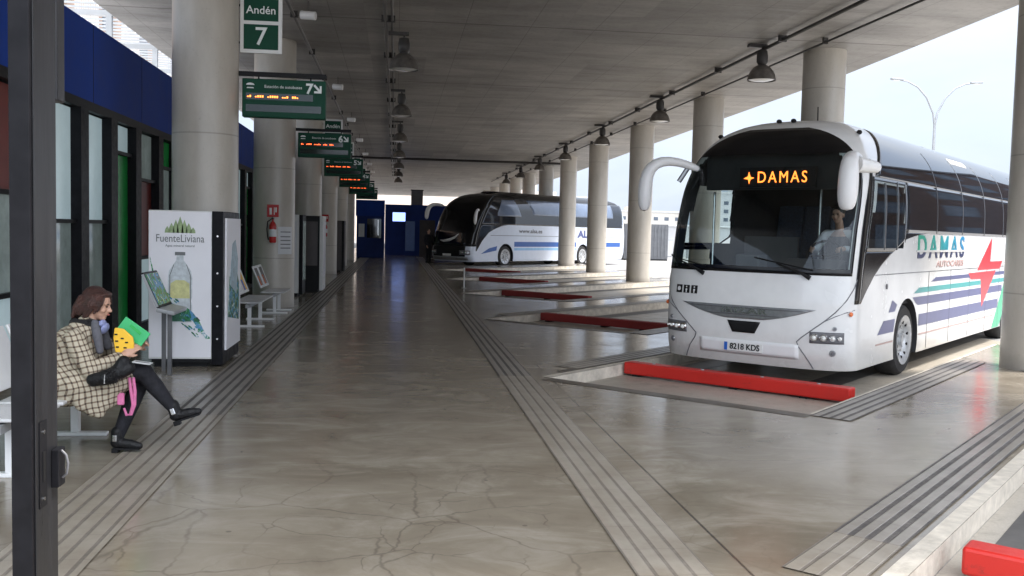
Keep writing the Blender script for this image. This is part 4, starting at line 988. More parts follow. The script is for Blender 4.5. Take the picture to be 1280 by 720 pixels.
def wheel(parent, x, sg, R_=0.5):
    yo = sg * 1.245
    prof = [(0.30, 0), (0.45, 0.0), (0.485, -0.03), (0.5, -0.07), (0.5, -0.25), (0.485, -0.29), (0.44, -0.31), (0.2, -0.31), (0.2, -0.28), (0.29, -0.1)]
    t = MB().lathe([(r, -sg * -h) for r, h in prof], n=40, axis='y', caps=False).build('wheel', M['rubber'], parent, smooth=True, loc=(x, yo, R_))
    k = -sg
    rp = [(0.0, 0.015), (0.07, 0.015), (0.085, 0.0), (0.085, 0.05), (0.13, 0.06), (0.20, 0.055), (0.235, 0.02), (0.285, 0.0), (0.345, -0.014), (0.34, 0.03), (0.0, 0.1)]
    r_ = MB().lathe([(a, h * k) for a, h in rp], n=32, axis='y')
    rim = r_.build('rim', M['rimpaint'], t, smooth=True)
    m_ = MB()
    for i in range(10):
        a = 2 * math.pi * i / 10; m_.cyl((0.165 * math.cos(a), k * 0.06, 0.165 * math.sin(a)), (0.165 * math.cos(a), k * 0.035, 0.165 * math.sin(a)), 0.014, n=6)
    m_.build('wheel_nut', M['chrome'], t)
    m_ = MB()
    for i in range(10):
        a = 2 * math.pi * (i + .5) / 10; m_.cyl((0.245 * math.cos(a), k * 0.03, 0.245 * math.sin(a)), (0.245 * math.cos(a), k * 0.008, 0.245 * math.sin(a)), 0.022, n=8)
    m_.build('rim_hole', M['black'], t)
    return t

def coach_shell(B, root, paint, wheels, holes=True, blackfn=None):
    body = B.mesh().build('body', [paint, M['lining'], M['frit']], root)
    cut = MB()
    for x in wheels:
        for sg in (-1, 1): cut.cyl((x, sg * 0.8, 0.50), (x, sg * 1.5, 0.50), 0.585, n=40)
    c = cut.build('cutter', M['lining'], root)
    md = body.modifiers.new('b', 'BOOLEAN'); md.object = c; md.operation = 'DIFFERENCE'; md.solver = 'EXACT'; md.material_mode = 'TRANSFER' if hasattr(md, 'material_mode') else md.material_mode
    bake(body); bpy.data.objects.remove(c)
    if holes:
        bm = bmesh.new(); bm.from_mesh(body.data); kill = []
        for f in bm.faces:
            p = f.calc_center_median()
            if len(f.verts) > 8: continue
            if 1.50 < p.z < 3.16 and p.x < B.xf(p.z) + B.D * 0.60 and abs(p.y) < B.w(p.z) * (0.93 if p.z < 2.45 else 0.93 * (1 - ((p.z - 2.45) / .78) ** 2.6) ** .5 if p.z < 3.2 else 0): kill.append(f)
            elif abs(p.y) > B.w(p.z) - 0.01 and B.xf(p.z) + 0.66 < p.x < 2.25 and 1.78 < p.z < 2.62: kill.append(f)
            elif p.y > B.w(p.z) - 0.01 and B.xf(p.z) + 0.66 < p.x < 1.6 and 0.8 < p.z < 1.79: kill.append(f)
        bmesh.ops.delete(bm, geom=kill, context='FACES'); bm.to_mesh(body.data); bm.free()
    sd_ = body.modifiers.new('s', 'SOLIDIFY'); sd_.thickness = 0.03; sd_.offset = -1; sd_.material_offset = 1; sd_.material_offset_rim = 1
    bake(body)
    for p in body.data.polygons:
        p.use_smooth = True
        if blackfn and p.material_index == 0 and blackfn(p.center): p.material_index = 2
    bm = bmesh.new(); bm.from_mesh(body.data)
    for e in bm.edges:
        if len(e.link_faces) == 2 and e.calc_face_angle(0) > R(32): e.smooth = False
    bm.to_mesh(body.data); bm.free()
    return body

def mirror_arm(root, pts, rad, glass_end, name='mirror'):
    o = MB().tube(pts, rad, 14).build(name, M['whiteplastic'], root, smooth=True)
    sb = o.modifiers.new('s', 'SUBSURF'); sb.levels = 1; sb.render_levels = 1; bake(o)
    for p in o.data.polygons: p.use_smooth = True
    return o

def seats(root, x0, rows):
    for i in range(rows):
        for y in (-0.85, -0.42, 0.42, 0.85):
            s_ = MB().box((x0 + i * 0.85, y, 1.62), (0.42, 0.40, 0.12)).box((x0 + 0.24 + i * 0.85, y, 2.0), (0.12, 0.40, 0.8), Matrix.Rotation(R(12), 3, 'Y'))
            s_.build('passenger_seat', M['seatcloth'], root, bevel=0.03)

# --- near coach
nx, ny = (15.85 - 7.07) / 2, (15.85 + 7.07) / 2
b1 = empty('coach', 'white coach with DAMAS on its lit destination display, nose over the bright red beam', 'coach', (nx, ny, BAYZ + 0.004), R(45))
B = Body()
coach_shell(B, b1, M['white'], (2.55, 9.45))
def amax(z):
    if z < 2.45: return R(71)
    return R(71) * max(0.02, (1 - ((z - 2.45) / .90) ** 2.6)) ** .5
wz = lin(1.44, 2.4, 24) + lin(2.44, 3.0, 14)[0:] + [3.04, 3.08, 3.12, 3.16, 3.20, 3.24, 3.28, 3.32]
patch(B, 'windscreen', [M['windscreen'], M['frit']], B.f, lambda z: -amax(z), lambda z: amax(z), wz, b1, n=60, frit=(2, 2, 2, 9))
def swoosh(z): return lerp_table([(1.10, .52), (1.25, .72), (1.43, 1.0), (1.57, 1.3), (1.71, 1.7), (1.90, 2.3), (1.97, 2.95), (2.01, 3.6)], z)
def sx0(z): return B.xf(z) + .503 + max(0, z - 2.55) * 0.75
for sg, nm in ((-1, 'side_window'), (1, 'side_window')):
    fn = lambda x, z, sg=sg: B.s_(x, z, sg)
    # cab glass (clear) then swoosh edge then the long tinted band
    patch(B, 'cab_window', [M['sideclear'], M['frit']], fn, lambda z: B.xf(z) + .52, lambda z: min(2.3, swoosh(z) if z < 1.93 else 9), lin(1.74, 2.68, 20), b1, n=30, frit=(1, 1, 1, 1), off=0.008)
    zs1 = lin(1.10, 1.739, 16)
    if sg < 0: patch(B, 'cab_quarter_panel', [M['frit']], fn, sx0, lambda z: max(swoosh(z), sx0(z) + .02), zs1, b1, n=20)
    else: patch(B, 'door_glass', [M['sideclear'], M['frit']], fn, lambda z: .60, lambda z: 1.65, lin(0.72, 1.739, 20), b1, n=20, frit=(1, 1, 1, 1))
    patch(B, 'window_surround', [M['frit']], fn, lambda z: 2.301, lambda z: max(2.31, swoosh(z)), lin(1.86, 1.995, 6), b1, n=8)
    patch(B, 'side_window', [M['darkglass']], fn, lambda z: 2.302, lambda z: 12.3, lin(1.996, 2.681, 14), b1, n=60)
    patch(B, 'upper_side_glass', [M['upglass']], fn, sx0, lambda z: 12.2, lin(2.682, 3.43, 18), b1, n=60)
    for x in (3.9, 5.5, 7.1, 8.7, 10.3):
        patch(B, 'window_joint', [M['seam']], fn, lambda z, x=x: x, lambda z, x=x: x + .035, lin(2.0, 3.2, 16), b1, n=1, off=0.0085)
patch(B, 'corner_pillar', [M['frit']], B.f, lambda z: -R(89.9), lambda z: -R(79) if z < 2.3 else -R(79 + (z - 2.3) * 12), lin(1.10, 2.90, 30), b1, n=8, off=0.0065)
# cab window frame and emergency frame seen on the driver side
fnl = lambda x, z: B.s_(x, z, -1)
for x0_, x1_, z0_, z1_ in ((1.35, 1.40, 1.76, 2.62), (1.9, 1.94, 1.76, 2.66)):
    patch(B, 'cab_window_frame', [M['seam']], fnl, lambda z: x0_, lambda z: x1_, lin(z0_, z1_, 10), b1, n=1, off=0.011)
# white roof edge label
patch(B, 'roof_label', [M['whiteplastic']], fnl, lambda z: 5.6, lambda z: 6.7, [3.16, 3.19, 3.22, 3.25], b1, n=8, off=0.011)
# underside & interior
MB().bb((0.5, -1.15, 0.30), (12, 1.15, 0.36)).build('underfloor', M['black'], b1)
MB().bb((0.45, -1.2, 1.0), (11.8, 1.2, 1.08)).build('floor', M['lining'], b1)
MB().bb((2.6, -1.2, 1.08), (2.66, -0.35, 1.9)).bb((2.6, 0.35, 1.08), (2.66, 1.2, 1.9)).build('partition', M['grey'], b1)
MB().bb((0.42, -1.05, 1.08), (0.80, 1.0, 1.44)).box((0.62, -0.62, 1.50), (0.36, 0.75, 0.16), Matrix.Rotation(R(-20), 3, 'Y')).box((0.66, 0.22, 1.52), (0.30, 0.34, 0.28)).build('dashboard', M['grey'], b1, bevel=0.03)
st_ = MB().tube([(1.02 + 0.10 * math.cos(a), -0.62 + 0.23 * math.sin(a), 1.66 + 0.20 * math.cos(a)) for a in lin(0, 2 * math.pi, 28)[:-1]], 0.016, 8, closed=True)
st_.cyl((0.85, -0.62, 1.50), (1.02, -0.62, 1.66), 0.03); st_.cyl((0.95, -0.84, 1.66), (1.05, -0.40, 1.66), 0.014, n=8)
st_.build('steering_wheel', M['black'], b1, smooth=True)
MB().box((1.62, -0.62, 1.42), (0.48, 0.5, 0.14)).box((1.90, -0.62, 1.85), (0.14, 0.48, 0.85), Matrix.Rotation(R(10), 3, 'Y')).box((1.98, -0.62, 2.33), (0.1, 0.28, 0.2)).bb((1.45, -0.75, 1.08), (1.8, -0.5, 1.34)).build('driver_seat', M['seatcloth'], b1, bevel=0.04)
MB().box((0.72, -0.30, 1.475), (0.2, 0.30, 0.012), Matrix.Rotation(R(-12), 3, 'Y')).build('papers', M['paper'], b1)
MB().bb((0.74, -0.95, 2.52), (0.90, 0.95, 3.0)).build('header_panel', M['lining'], b1)
MB().cyl((0.9, 0.9, 1.4), (1.0, 0.95, 2.5), 0.018, n=8).cyl((1.7, -0.3, 1.1), (1.7, -0.3, 2.9), 0.018, n=8).build('grab_rail', M['chrome'], b1)
seats(b1, 3.3, 5)
# destination display
MB().bb((0.60, -0.62, 2.54), (0.66, 0.40, 2.80)).build('display_case', M['black'], b1)
text('destination_lettering', 'DAMAS', 0.21, M['led'], frame((0.594, -0.18, 2.665), (0, -1, 0), (0, 0, 1)), b1, bold=0.0, width=0.66, space=1.3)
m_ = MB(); fr = lambda u, v, t: (0.594 - t, 0.27 - u, 2.665 + v)
m_.prism([(0.0, 0.08), (0.022, 0.015), (0.075, 0.0), (0.022, -0.02), (0.005, -0.08), (-0.012, -0.02), (-0.075, -0.008), (-0.015, 0.02)], 0.004, fr)
m_.build('destination_star', M['led'], b1, tri=True)
# lower front
zsg = lin(0.855, 1.02, 10)
def gy(z): return 0.92 * max(0.10, (z - 0.835) / 0.195) ** 0.55
gr = patch(B, 'grille', [M['silver']], B.fy, lambda z: -gy(z) , lambda z: gy(z), zsg, b1, n=36, off=0.010)
def ftext(body, size, y, z, mat, width, nm='lettering', off=0.016, bold=0.002):
    p = B.fy(y, z); return text(nm, body, size, mat, frame((p.x - off, y, z), (0, -1, 0), (0, 0, 1)), b1, width=width, bold=bold)
ftext('IRIZAR', 0.10, 0, 0.955, M['chrome'], 0.62, 'maker_lettering', 0.022, 0.003)
for z in (0.90, 0.985):
    gl = patch(B, 'grille_slat', [M['grey']], B.fy, lambda z: -gy(z) + .06, lambda z: gy(z) - .06, [z, z + .012], b1, n=24, off=0.013)
patch(B, 'air_intake', [M['black']], B.fy, lambda z: -lerp_table([(.68, .15), (.82, .22)], z), lambda z: lerp_table([(.68, .15), (.82, .22)], z), lin(.68, .825, 4), b1, n=10, off=0.012)
patch(B, 'bumper_panel', [M['whiteplastic']], B.fy, lambda z: -.70, lambda z: .62, lin(.40, .58, 4), b1, n=24, off=0.010)
p = B.fy(0, .49)
MB().bb((p.x - 0.020, -0.26, 0.435), (p.x - 0.011, 0.26, 0.545)).build('number_plate', M['white_sign'], b1, bevel=0.003)
MB().bb((p.x - 0.0225, 0.215, 0.438), (p.x - 0.0205, 0.258, 0.542)).build('plate_band', M['bluelogo'], b1)
ftext('8218 KDS', 0.105, -0.02, 0.49, M['black'], 0.40, 'plate_lettering', 0.0235, 0.002)
for sg in (-1, 1):
    hl = patch(B, 'headlight', [M['grey']], B.fy, lambda z, sg=sg: sg * 0.83, lambda z, sg=sg: sg * 1.19, lin(.615, .755, 5), b1, n=10, off=0.008)
    for y, r in ((0.88, .052), (0.985, .052), (1.08, .045), (1.15, 0.034)):
        q = B.op(B.fy, sg * y, .685, 0.008); d = B.norm(B.fy, sg * y, .685)
        MB().cyl(q, q + d * 0.016, r, r * 0.8, 16).build('lens', M['chrome'], hl, smooth=True)
        MB().ell(q + d * 0.016, (r * .55,) * 3, 12).build('bulb', M['lens'], hl, smooth=True)
    for z, y, r in ((.50, 1.08, .04), (.80, 1.10, .028)):
        q = B.op(B.fy, sg * y, z, 0.004); d = B.norm(B.fy, sg * y, z)
        MB().cyl(q, q + d * 0.012, r, r * 0.85, 16).build('fog_light', M['silver'], b1, smooth=True)
        MB().cyl(q + d * 0.0125, q + d * 0.016, r * 0.6, r * 0.5, 16).build('fog_light_glass', M['grey'], b1, smooth=True)
    q = [B.op(B.fy, sg * y, z, 0.003) for y, z in ((1.262, 1.40), (1.25, 1.30), (1.20, 1.15), (1.10, 1.0), (.98, .88), (.86, .78), (.74, .68), (.68, .62), (.70, .56), (.78, .45), (.84, .34), (.86, .29))]
    MB().tube(q, 0.007, 6).build('panel_gap', M['grey'], b1, smooth=True)
    q = [B.op(B.fy, sg * y, z, 0.003) for y, z in ((.98, .88), (1.10, .95), (1.20, 1.0), (1.262, 1.03))]
    MB().tube(q, 0.005, 6).build('panel_gap', M['grey'], b1, smooth=True)
    q = B.op(B.fy, sg * 1.24, 0.98, 0.004)
    MB().ell(q, (0.05, 0.02, 0.03), 12).build('indicator', M['amber'], b1, smooth=True)
    # wipers
    y_ = 0.70 * sg - 0.1
    pts = [B.op(B.fy, y_, 1.40, 0.02), B.op(B.fy, y_ + .12, 1.46, 0.05), B.op(B.fy, y_ + .42, 1.56, 0.035)]
    MB().tube(pts, [0.03, 0.016, 0.010], 8).build('wiper_arm', M['black'], b1, smooth=True)
    pts = [B.op(B.fy, min(y_ + u, 1.2), 1.50 + u * .18, 0.022) for u in lin(-0.02, .72, 8)]
    MB().tube(pts, 0.009, 6).build('wiper_blade', M['black'], b1, smooth=True)
for i in range(3):
    y_ = 0.98 - i * 0.125; fn = B.fy
    patch(B, 'pictogram', [M['black']], B.fy, lambda z: y_ - .048, lambda z: y_ + .048, lin(1.13, 1.235, 2), b1, n=3, off=0.006)
    m_ = MB()
    for (dy, z, r) in (((0, 1.212, .011), (0, 1.175, .015)) if i else ((0, 1.183, .03),)):
        q = B.op(B.fy, y_ + dy, z, 0.006); d = B.norm(B.fy, y_, z); m_.cyl(q, q + d * 0.002, r, n=12)
    if i: q = B.op(B.fy, y_, 1.15, 0.007); m_.box(q, (0.004, 0.014, 0.03))
    m_.build('pictogram_figure', M['whiteplastic'], b1)
# roof marker lights and aerial
for y_ in (-1.0, -0.1, 0.10, 0.9):
    zz = 3.42 if abs(y_) < .5 else 3.24
    q = B.fy(y_, zz); MB().ell(q + Vector((0.02, 0, 0.03)), (0.05, 0.035, 0.03), 12).build('marker_light', M['black'], b1, smooth=True)
MB().cyl((1.6, -0.25, 3.40), (1.45, -0.30, 3.66), 0.008, n=6).build('aerial', M['black'], b1)
# mirrors
mirror_arm(b1, [(0.75, -1.10, 2.86), (0.40, -1.16, 2.88), (0.12, -1.22, 2.86), (-0.02, -1.25, 2.80), (-0.06, -1.26, 2.68), (-0.07, -1.26, 2.5), (-0.06, -1.25, 2.32), (-0.05, -1.25, 2.22)], [.09, .085, .085, .10, .118, .122, .115, .07], None)
MB().cyl((0.20, -1.26, 2.78), (0.46, -1.40, 2.76), 0.10, 0.07, 16).ell((0.46, -1.40, 2.76), (.07, .07, .07), 12).build('mirror_hinge', M['whiteplastic'], b1, smooth=True)
mirror_arm(b1, [(0.62, 0.98, 2.78), (0.45, 1.12, 2.86), (0.25, 1.28, 2.90), (0.12, 1.42, 2.86), (0.05, 1.50, 2.72), (0.04, 1.52, 2.5), (0.04, 1.52, 2.3), (0.04, 1.52, 2.2)], [.05, .055, .065, .08, .092, .098, .092, .05], None)
MB().cyl((0.5, 1.10, 2.84), (0.44, 1.22, 2.62), 0.035, n=8).build('mirror_strut', M['silver'], b1, smooth=True)
# wheels
for x in (2.55, 9.45):
    for sg in (-1, 1): wheel(b1, x, sg)
# side livery (left side, towards the camera)
Ys = -1.275
sfr = lambda u, v, t: (u, Ys - 0.002 - t, v)
def decal(name, polys, mat, t=0.002):
    m_ = MB()
    for p_ in polys: m_.prism(p_, t, sfr)
    return m_.build(name, mat, b1, tri=True)
def stripe(x0_, x1_, z0_, z1_, sl=0.0, er=0.0): return [(x0_, z0_), (x1_, z0_), (x1_ + er, z1_), (x0_ + sl, z1_)]
def gx(z): return 8.15 + (z - .3) * 1.12
decal('navy_stripe', [stripe(3.75, gx(1.30) - .05, 1.285, 1.345, .25)], M['navy'])
decal('teal_stripe', [stripe(2.85, gx(1.15) - .05, 1.14, 1.215, .25)], M['teal'])
decal('navy_stripe', [stripe(3.12, gx(1.0) - .05, .965, 1.085, 0), [(1.80, .93), (1.98, 1.085), (3.12, 1.085), (3.0, 1.0), (2.85, 1.07), (2.55, 1.12), (2.2, 1.05), (2.02, .93)]][:1], M['navy'])
decal('navy_stripe', [stripe(3.16, gx(.7) - .05, .66, .83, 0)], M['navy'])
decal('navy_stripe', [[(1.25, .66), (1.94, .66), (1.99, .83), (1.50, .83)]], M['navy'])
decal('navy_stripe', [[(1.70, .93), (1.97, .93), (2.06, 1.02), (1.86, 1.085), (1.84, 1.085)], [(2.16, 1.09), (2.3, 1.085), (2.8, 1.085), (3.12, 1.085), (3.12, .97), (3.07, .97), (2.97, 1.0), (2.8, 1.1), (2.3, 1.1)][2:7]], M['navy'])
decal('pinstripe', [stripe(1.2, 1.93, .525, .545), stripe(3.18, gx(.5) - .05, .525, .545)], M['mutedred'])
decal('panel_gap', [stripe(1.0, 9.0, 1.435, 1.445)], M['seam'], 0.001)
m_ = MB()
for x in (3.6, 4.9, 6.2, 7.5, 8.6): m_.prism([(x, .30), (x + .01, .30), (x + .01, 1.434), (x, 1.434)], 0.003, sfr)
m_.build('locker_gap', M['seam'], b1)
decal('green_band', [[(gx(.29), .29), (gx(.29) + .62, .29), (gx(1.0) + .75, 1.0), (gx(1.99) + 1.0, 1.99), (gx(1.99) - .1, 1.99), (gx(1.0), 1.0)]], M['cgreen'])
decal('red_bolt', [[(6.75, 1.40), (6.85, 1.47), (7.8, 1.97), (7.75, 1.54), (8.8, 1.54), (8.6, 1.40)], [(6.1, 1.36), (6.3, 1.25), (7.05, 1.24), (7.2, .74), (8.25, 1.37)]], M['cred'], 0.0035)
# name in two colours with the gap through the lower third
mt, ntt, bb_ = new_mat('livery_lettering')
s3 = sep(ntt, coords(ntt)); nz, _ = noise(ntt, coords(ntt), 3.0, 3)
cmix = mixc(ntt, mrange(ntt, s3[0], 2.9, 5.7, 0.0, 1.0), (0.02, 0.36, 0.22), (0.02, 0.20, 0.42))
cmix = mixc(ntt, mrange(ntt, mathn(ntt, 'ADD', s3[2], mathn(ntt, 'MULTIPLY', nz, 0.01)), 1.745, 1.755, 1, 0), cmix, (0.02, 0.03, 0.10))
ntt.links.new(cmix, bb_.inputs['Base Color']); bb_.inputs['Roughness'].default_value = 0.3
text('livery_lettering', 'DAMAS', 0.47, mt, frame((4.3, Ys - 0.005, 1.785), (1, 0, 0), (0, 0, 1)), b1, bold=0.007, width=2.75, space=1.35)
decal('lettering_gap', [stripe(2.85, 5.75, 1.725, 1.755)], M['white'], 0.0085)
text('lettering', 'AUTOCARES', 0.13, M['mutedred'], frame((4.85, Ys - 0.004, 1.54), (1, 0, 0), (0, 0, 1)), b1, bold=0.003, width=1.7)
q = MB().cyl((1.55, Ys - 0.001, 1.28), (1.55, Ys - 0.012, 1.28), 0.035, n=14); q.build('side_marker', M['grey'], b1)

# --- far coach
b2 = empty('coach', 'white and blue coach with a black front parked at the far end of the bays', 'coach', (2.55, 47.1, BAYZ + 0.004), R(45))
b2.scale = (1.09, 1.05, 1.12)
t2 = [(.28, .12), (.5, .0), (.8, 0), (1.1, .06), (1.6, .20), (2.1, .42), (2.6, .72), (2.9, 1.0), (3.1, 1.3), (3.25, 1.65), (3.35, 2.1), (3.42, 2.7)]
B2 = Body(L_=13.6, xf=t2, D=0.55)
coach_shell(B2, b2, pm('pale_coach_paint', (0.60, 0.65, 0.74), 0.28, var=0.04, coat=0.4), (2.75, 9.3, 10.7), holes=False, blackfn=lambda p: p.z > 3.12 or (p.z > .95 and p.x < B2.xf(p.z) + .62))
for sg in (-1, 1):
    fn = lambda x, z, sg=sg: B2.s_(x, z, sg)
    sw2 = lambda z: lerp_table([(.75, .62), (1.2, 1.0), (1.6, 1.5), (1.85, 2.2), (1.95, 2.9)], z)
    xa2 = lambda z: B2.xf(z) + .56
    patch(B2, 'cab_window', [M['darkglass']], fn, xa2, lambda z: max(xa2(z) + .02, sw2(z)), lin(.75, 1.949, 16), b2, n=12)
    patch(B2, 'side_window', [M['darkglass']], fn, xa2, lambda z: 13.2, lin(1.95, 3.18, 24), b2, n=70)
    bg2 = pm('pale_blue_window', (0.13, 0.17, 0.25), 0.12, var=0.2, scale=1.0, ior=1.8) if sg < 0 else bg2
    patch(B2, 'side_window', [bg2], fn, lambda z: 2.1 + max(0, z - 2.5) * .8, lambda z: 3.9 + (2.4 - z) * .5, lin(2.35, 3.1, 10), b2, n=16, off=0.010)
    patch(B2, 'side_window', [bg2], fn, lambda z: 4.9 + (2.4 - z) * .5, lambda z: 12.2, lin(2.45, 3.14, 10), b2, n=40, off=0.010)
fnl2 = lambda x, z: B2.s_(x, z, -1)
patch(B2, 'windscreen', [M['frit']], B2.f, lambda z: -R(88), lambda z: R(88), lin(1.0, 3.36, 40), b2, n=50)
patch(B2, 'front_grille', [M['black']], B2.fy, lambda z: -1.0, lambda z: 1.0, lin(.5, .98, 8), b2, n=30, off=0.010)
patch(B2, 'bumper', [M['silver']], B2.fy, lambda z: -1.1, lambda z: 1.1, lin(.34, .48, 4), b2, n=30, off=0.014)
q = [B2.op(B2.fy, y, z, 0.02) for y, z in ((-.55, 1.5), (-.35, 1.34), (-.05, 1.22), (.3, 1.17), (.55, 1.2))]
MB().tube(q, [.01, .05, .065, .05, .01], 8).build('front_swoosh', M['whiteplastic'], b2, smooth=True)
for sg in (-1, 1):
    hl = patch(B2, 'headlight', [M['grey']], B2.fy, lambda z, sg=sg: sg * .72, lambda z, sg=sg: sg * 1.2, lin(.58, .78, 5), b2, n=10, off=0.016)
    for y in (.82, 1.0, 1.12):
        q = B2.op(B2.fy, sg * y, .68, 0.018); d = B2.norm(B2.fy, sg * y, .68)
        MB().cyl(q, q + d * .02, .07, .055, 14).build('lens', M['chrome'], hl, smooth=True)
MB().bb((-.035, -.26, .52), (-.022, .26, .62)).build('number_plate', M['white_sign'], b2)
mirror_arm(b2, [(.95, -1.1, 2.55), (.65, -1.3, 2.62), (.4, -1.40, 2.5), (.3, -1.43, 2.2), (.3, -1.43, 1.9)], [.04, .05, .07, .09, .05], None)
mirror_arm(b2, [(.95, 1.1, 2.75), (.55, 1.3, 2.85), (.2, 1.42, 2.75), (.08, 1.45, 2.4), (.08, 1.45, 2.1)], [.06, .08, .10, .12, .08], None)
for x in (2.75, 9.3, 10.7):
    for sg in (-1, 1): wheel(b2, x, sg)
def decal2(name, polys, mat, t=0.002):
    m_ = MB()
    for p_ in polys: m_.prism(p_, t, sfr)
    return m_.build(name, mat, b2, tri=True)
decal2('blue_stripe', [[(3.4, .95), (8.65, .95), (8.65, 1.18), (3.4, 1.18)]], M['skyblue']); decal2('blue_stripe', [[(11.35, .95), (13.0, .95), (13.0, 1.18), (11.35, 1.18)]], M['skyblue'])
decal2('light_blue_stripe', [[(3.4, .78), (8.65, .78), (8.65, .90), (3.4, .90)]], pm('coach_light_blue', (.25, .45, .68), .3, var=.1))
decal2('blue_flash', [[(.9, .62), (2.05, .78), (2.1, .98), (1.5, .88)]], M['skyblue'])
decal2('panel_gap', [[(1.6, 1.45), (12.5, 1.45), (12.5, 1.47), (1.6, 1.47)]], M['seam'], 0.001)
text('lettering', 'www.alsa.es', .26, M['grey'], frame((4.7, Ys - .004, 1.68), (1, 0, 0), (0, 0, 1)), b2, bold=.006, width=1.9)
text('lettering', 'ALSA', .5, M['navy'], frame((9.7, Ys - .004, 1.58), (1, 0, 0), (0, 0, 1)), b2, bold=.02, width=1.9)

# ------------------------------------------------------------------ people
def hand(mb, wrist, d, palm, curl=0.5, s=1.0, side=1):
    """palm + five bent fingers. d: hand direction, palm: palm normal"""
    d = Vector(d).normalized(); n = (Vector(palm) - d * d.dot(Vector(palm))).normalized(); r = d.cross(n) * side
    W_ = Vector(wrist)
    for k in range(4):
        u = (-0.030 + 0.020 * k) * s
        a = W_ + r * u * 0.7 + d * 0.012 * s; b = W_ + r * u + d * 0.082 * s
        mb.cap(a, 0.014 * s, b, 0.0115 * s, 10)
        L1 = (0.040, 0.044, 0.041, 0.032)[k] * s; p = b; ang = 0
        for j, q in enumerate((1.0, 0.62, 0.5)):
            ang += curl * (0.55, 0.9, 0.6)[j]
            dd = d * math.cos(ang) + n * math.sin(ang); p2 = p + dd * L1 * q
            mb.cap(p, (0.0095 - 0.0012 * j) * s, p2, (0.0085 - 0.0012 * j) * s, 8); p = p2
    a = W_ - r * 0.022 * s + d * 0.02 * s; b = a - r * 0.026 * s + d * 0.028 * s + n * 0.012 * s; c = b + d * 0.028 * s + n * 0.016 * s - r * 0.004 * s
    mb.cap(a, 0.013 * s, b, 0.0105 * s, 8); mb.cap(b, 0.0105 * s, c, 0.0085 * s, 8)

def head(mb, c, f, up, s=1.0):
    """skull, jaw, nose, ears, facing f"""
    c = Vector(c); f = Vector(f).normalized(); up = Vector(up); up = (up - f * f.dot(up)).normalized(); r = f.cross(up)
    rot = Matrix((r, f, up)).transposed()
    P = lambda x, y, z: c + r * x * s + f * y * s + up * z * s
    mb.ell(P(0, -0.012, 0.028), (0.076 * s, 0.096 * s, 0.092 * s), 20, rot)
    mb.ell(P(0, 0.022, -0.028), (0.060 * s, 0.070 * s, 0.078 * s), 18, rot)
    mb.ell(P(0, 0.050, -0.082), (0.032 * s, 0.034 * s, 0.026 * s), 14, rot)       # chin
    mb.cap(P(0, 0.082, 0.012), 0.009 * s, P(0, 0.104, -0.022), 0.013 * s, 10)     # nose
    for q in (-1, 1):
        mb.ell(P(q * 0.011, 0.094, -0.026), (0.008 * s, 0.009 * s, 0.007 * s), 8, rot)
        mb.ell(P(q * 0.040, 0.060, -0.020), (0.024 * s, 0.026 * s, 0.026 * s), 12, rot)  # cheek
        mb.ell(P(q * 0.030, 0.074, 0.026), (0.026 * s, 0.014 * s, 0.008 * s), 10, rot)   # brow
        mb.ell(P(q * 0.074, -0.008, -0.008), (0.010 * s, 0.020 * s, 0.032 * s), 10, rot)  # ear
    mb.ell(P(0, 0.086, -0.050), (0.020 * s, 0.010 * s, 0.010 * s), 10, rot)       # mouth mound
    return P, rot
def face_parts(P, rot, parent, s=1.0):
    for q in (-1, 1):
        MB().ell(P(q * 0.030, 0.082, 0.008), (0.013 * s, 0.006 * s, 0.006 * s), 10, rot).build('eye', M['eye'], parent, smooth=True)
        MB().ell(P(q * 0.031, 0.086, 0.028), (0.018 * s, 0.006 * s, 0.0035 * s), 10, rot).build('eyebrow', M['darkhair'], parent, smooth=True)
    MB().ell(P(0, 0.095, -0.052), (0.020 * s, 0.006 * s, 0.0065 * s), 10, rot).build('lips', M['lips'], parent, smooth=True)

# woman on the bench, facing +X, seen from her right side. Near side is smaller Y.
wo = empty('person', 'seated woman with auburn hair in a checked coat, legs crossed, holding green and yellow cards', 'person', (-2.3, 7.4, 0))
def W(x, y, z): return Vector((x + 2.3, y, z))
body = MB()
P, rt_ = head(body, W(-2.215, 0.0, 1.12), (0.95, -0.12, -0.22), (0.22, 0, 0.97))
body.cap(W(-2.285, 0, 0.96), 0.052, W(-2.255, 0, 1.05), 0.050)
body.cap(W(-2.36, 0, 0.56), 0.135, W(-2.31, 0, 0.86), 0.125, 18)
body.cap(W(-2.34, -0.10, 0.54), 0.10, W(-2.34, 0.10, 0.54), 0.10, 16)
# standing (left, far) leg
body.cap(W(-2.32, 0.10, 0.53), 0.085, W(-1.93, 0.07, 0.52), 0.062, 16)
body.cap(W(-1.93, 0.07, 0.52), 0.058, W(-1.985, 0.03, 0.36), 0.056, 14); body.cap(W(-1.985, 0.03, 0.36), 0.056, W(-2.075, -0.02, 0.10), 0.034, 14)
# crossed (right, near) leg
body.cap(W(-2.30, -0.11, 0.56), 0.085, W(-1.88, -0.06, 0.635), 0.062, 16)
body.cap(W(-1.88, -0.06, 0.635), 0.060, W(-1.79, -0.02, 0.50), 0.055, 14); body.cap(W(-1.79, -0.02, 0.50), 0.055, W(-1.665, 0.02, 0.325), 0.033, 14)
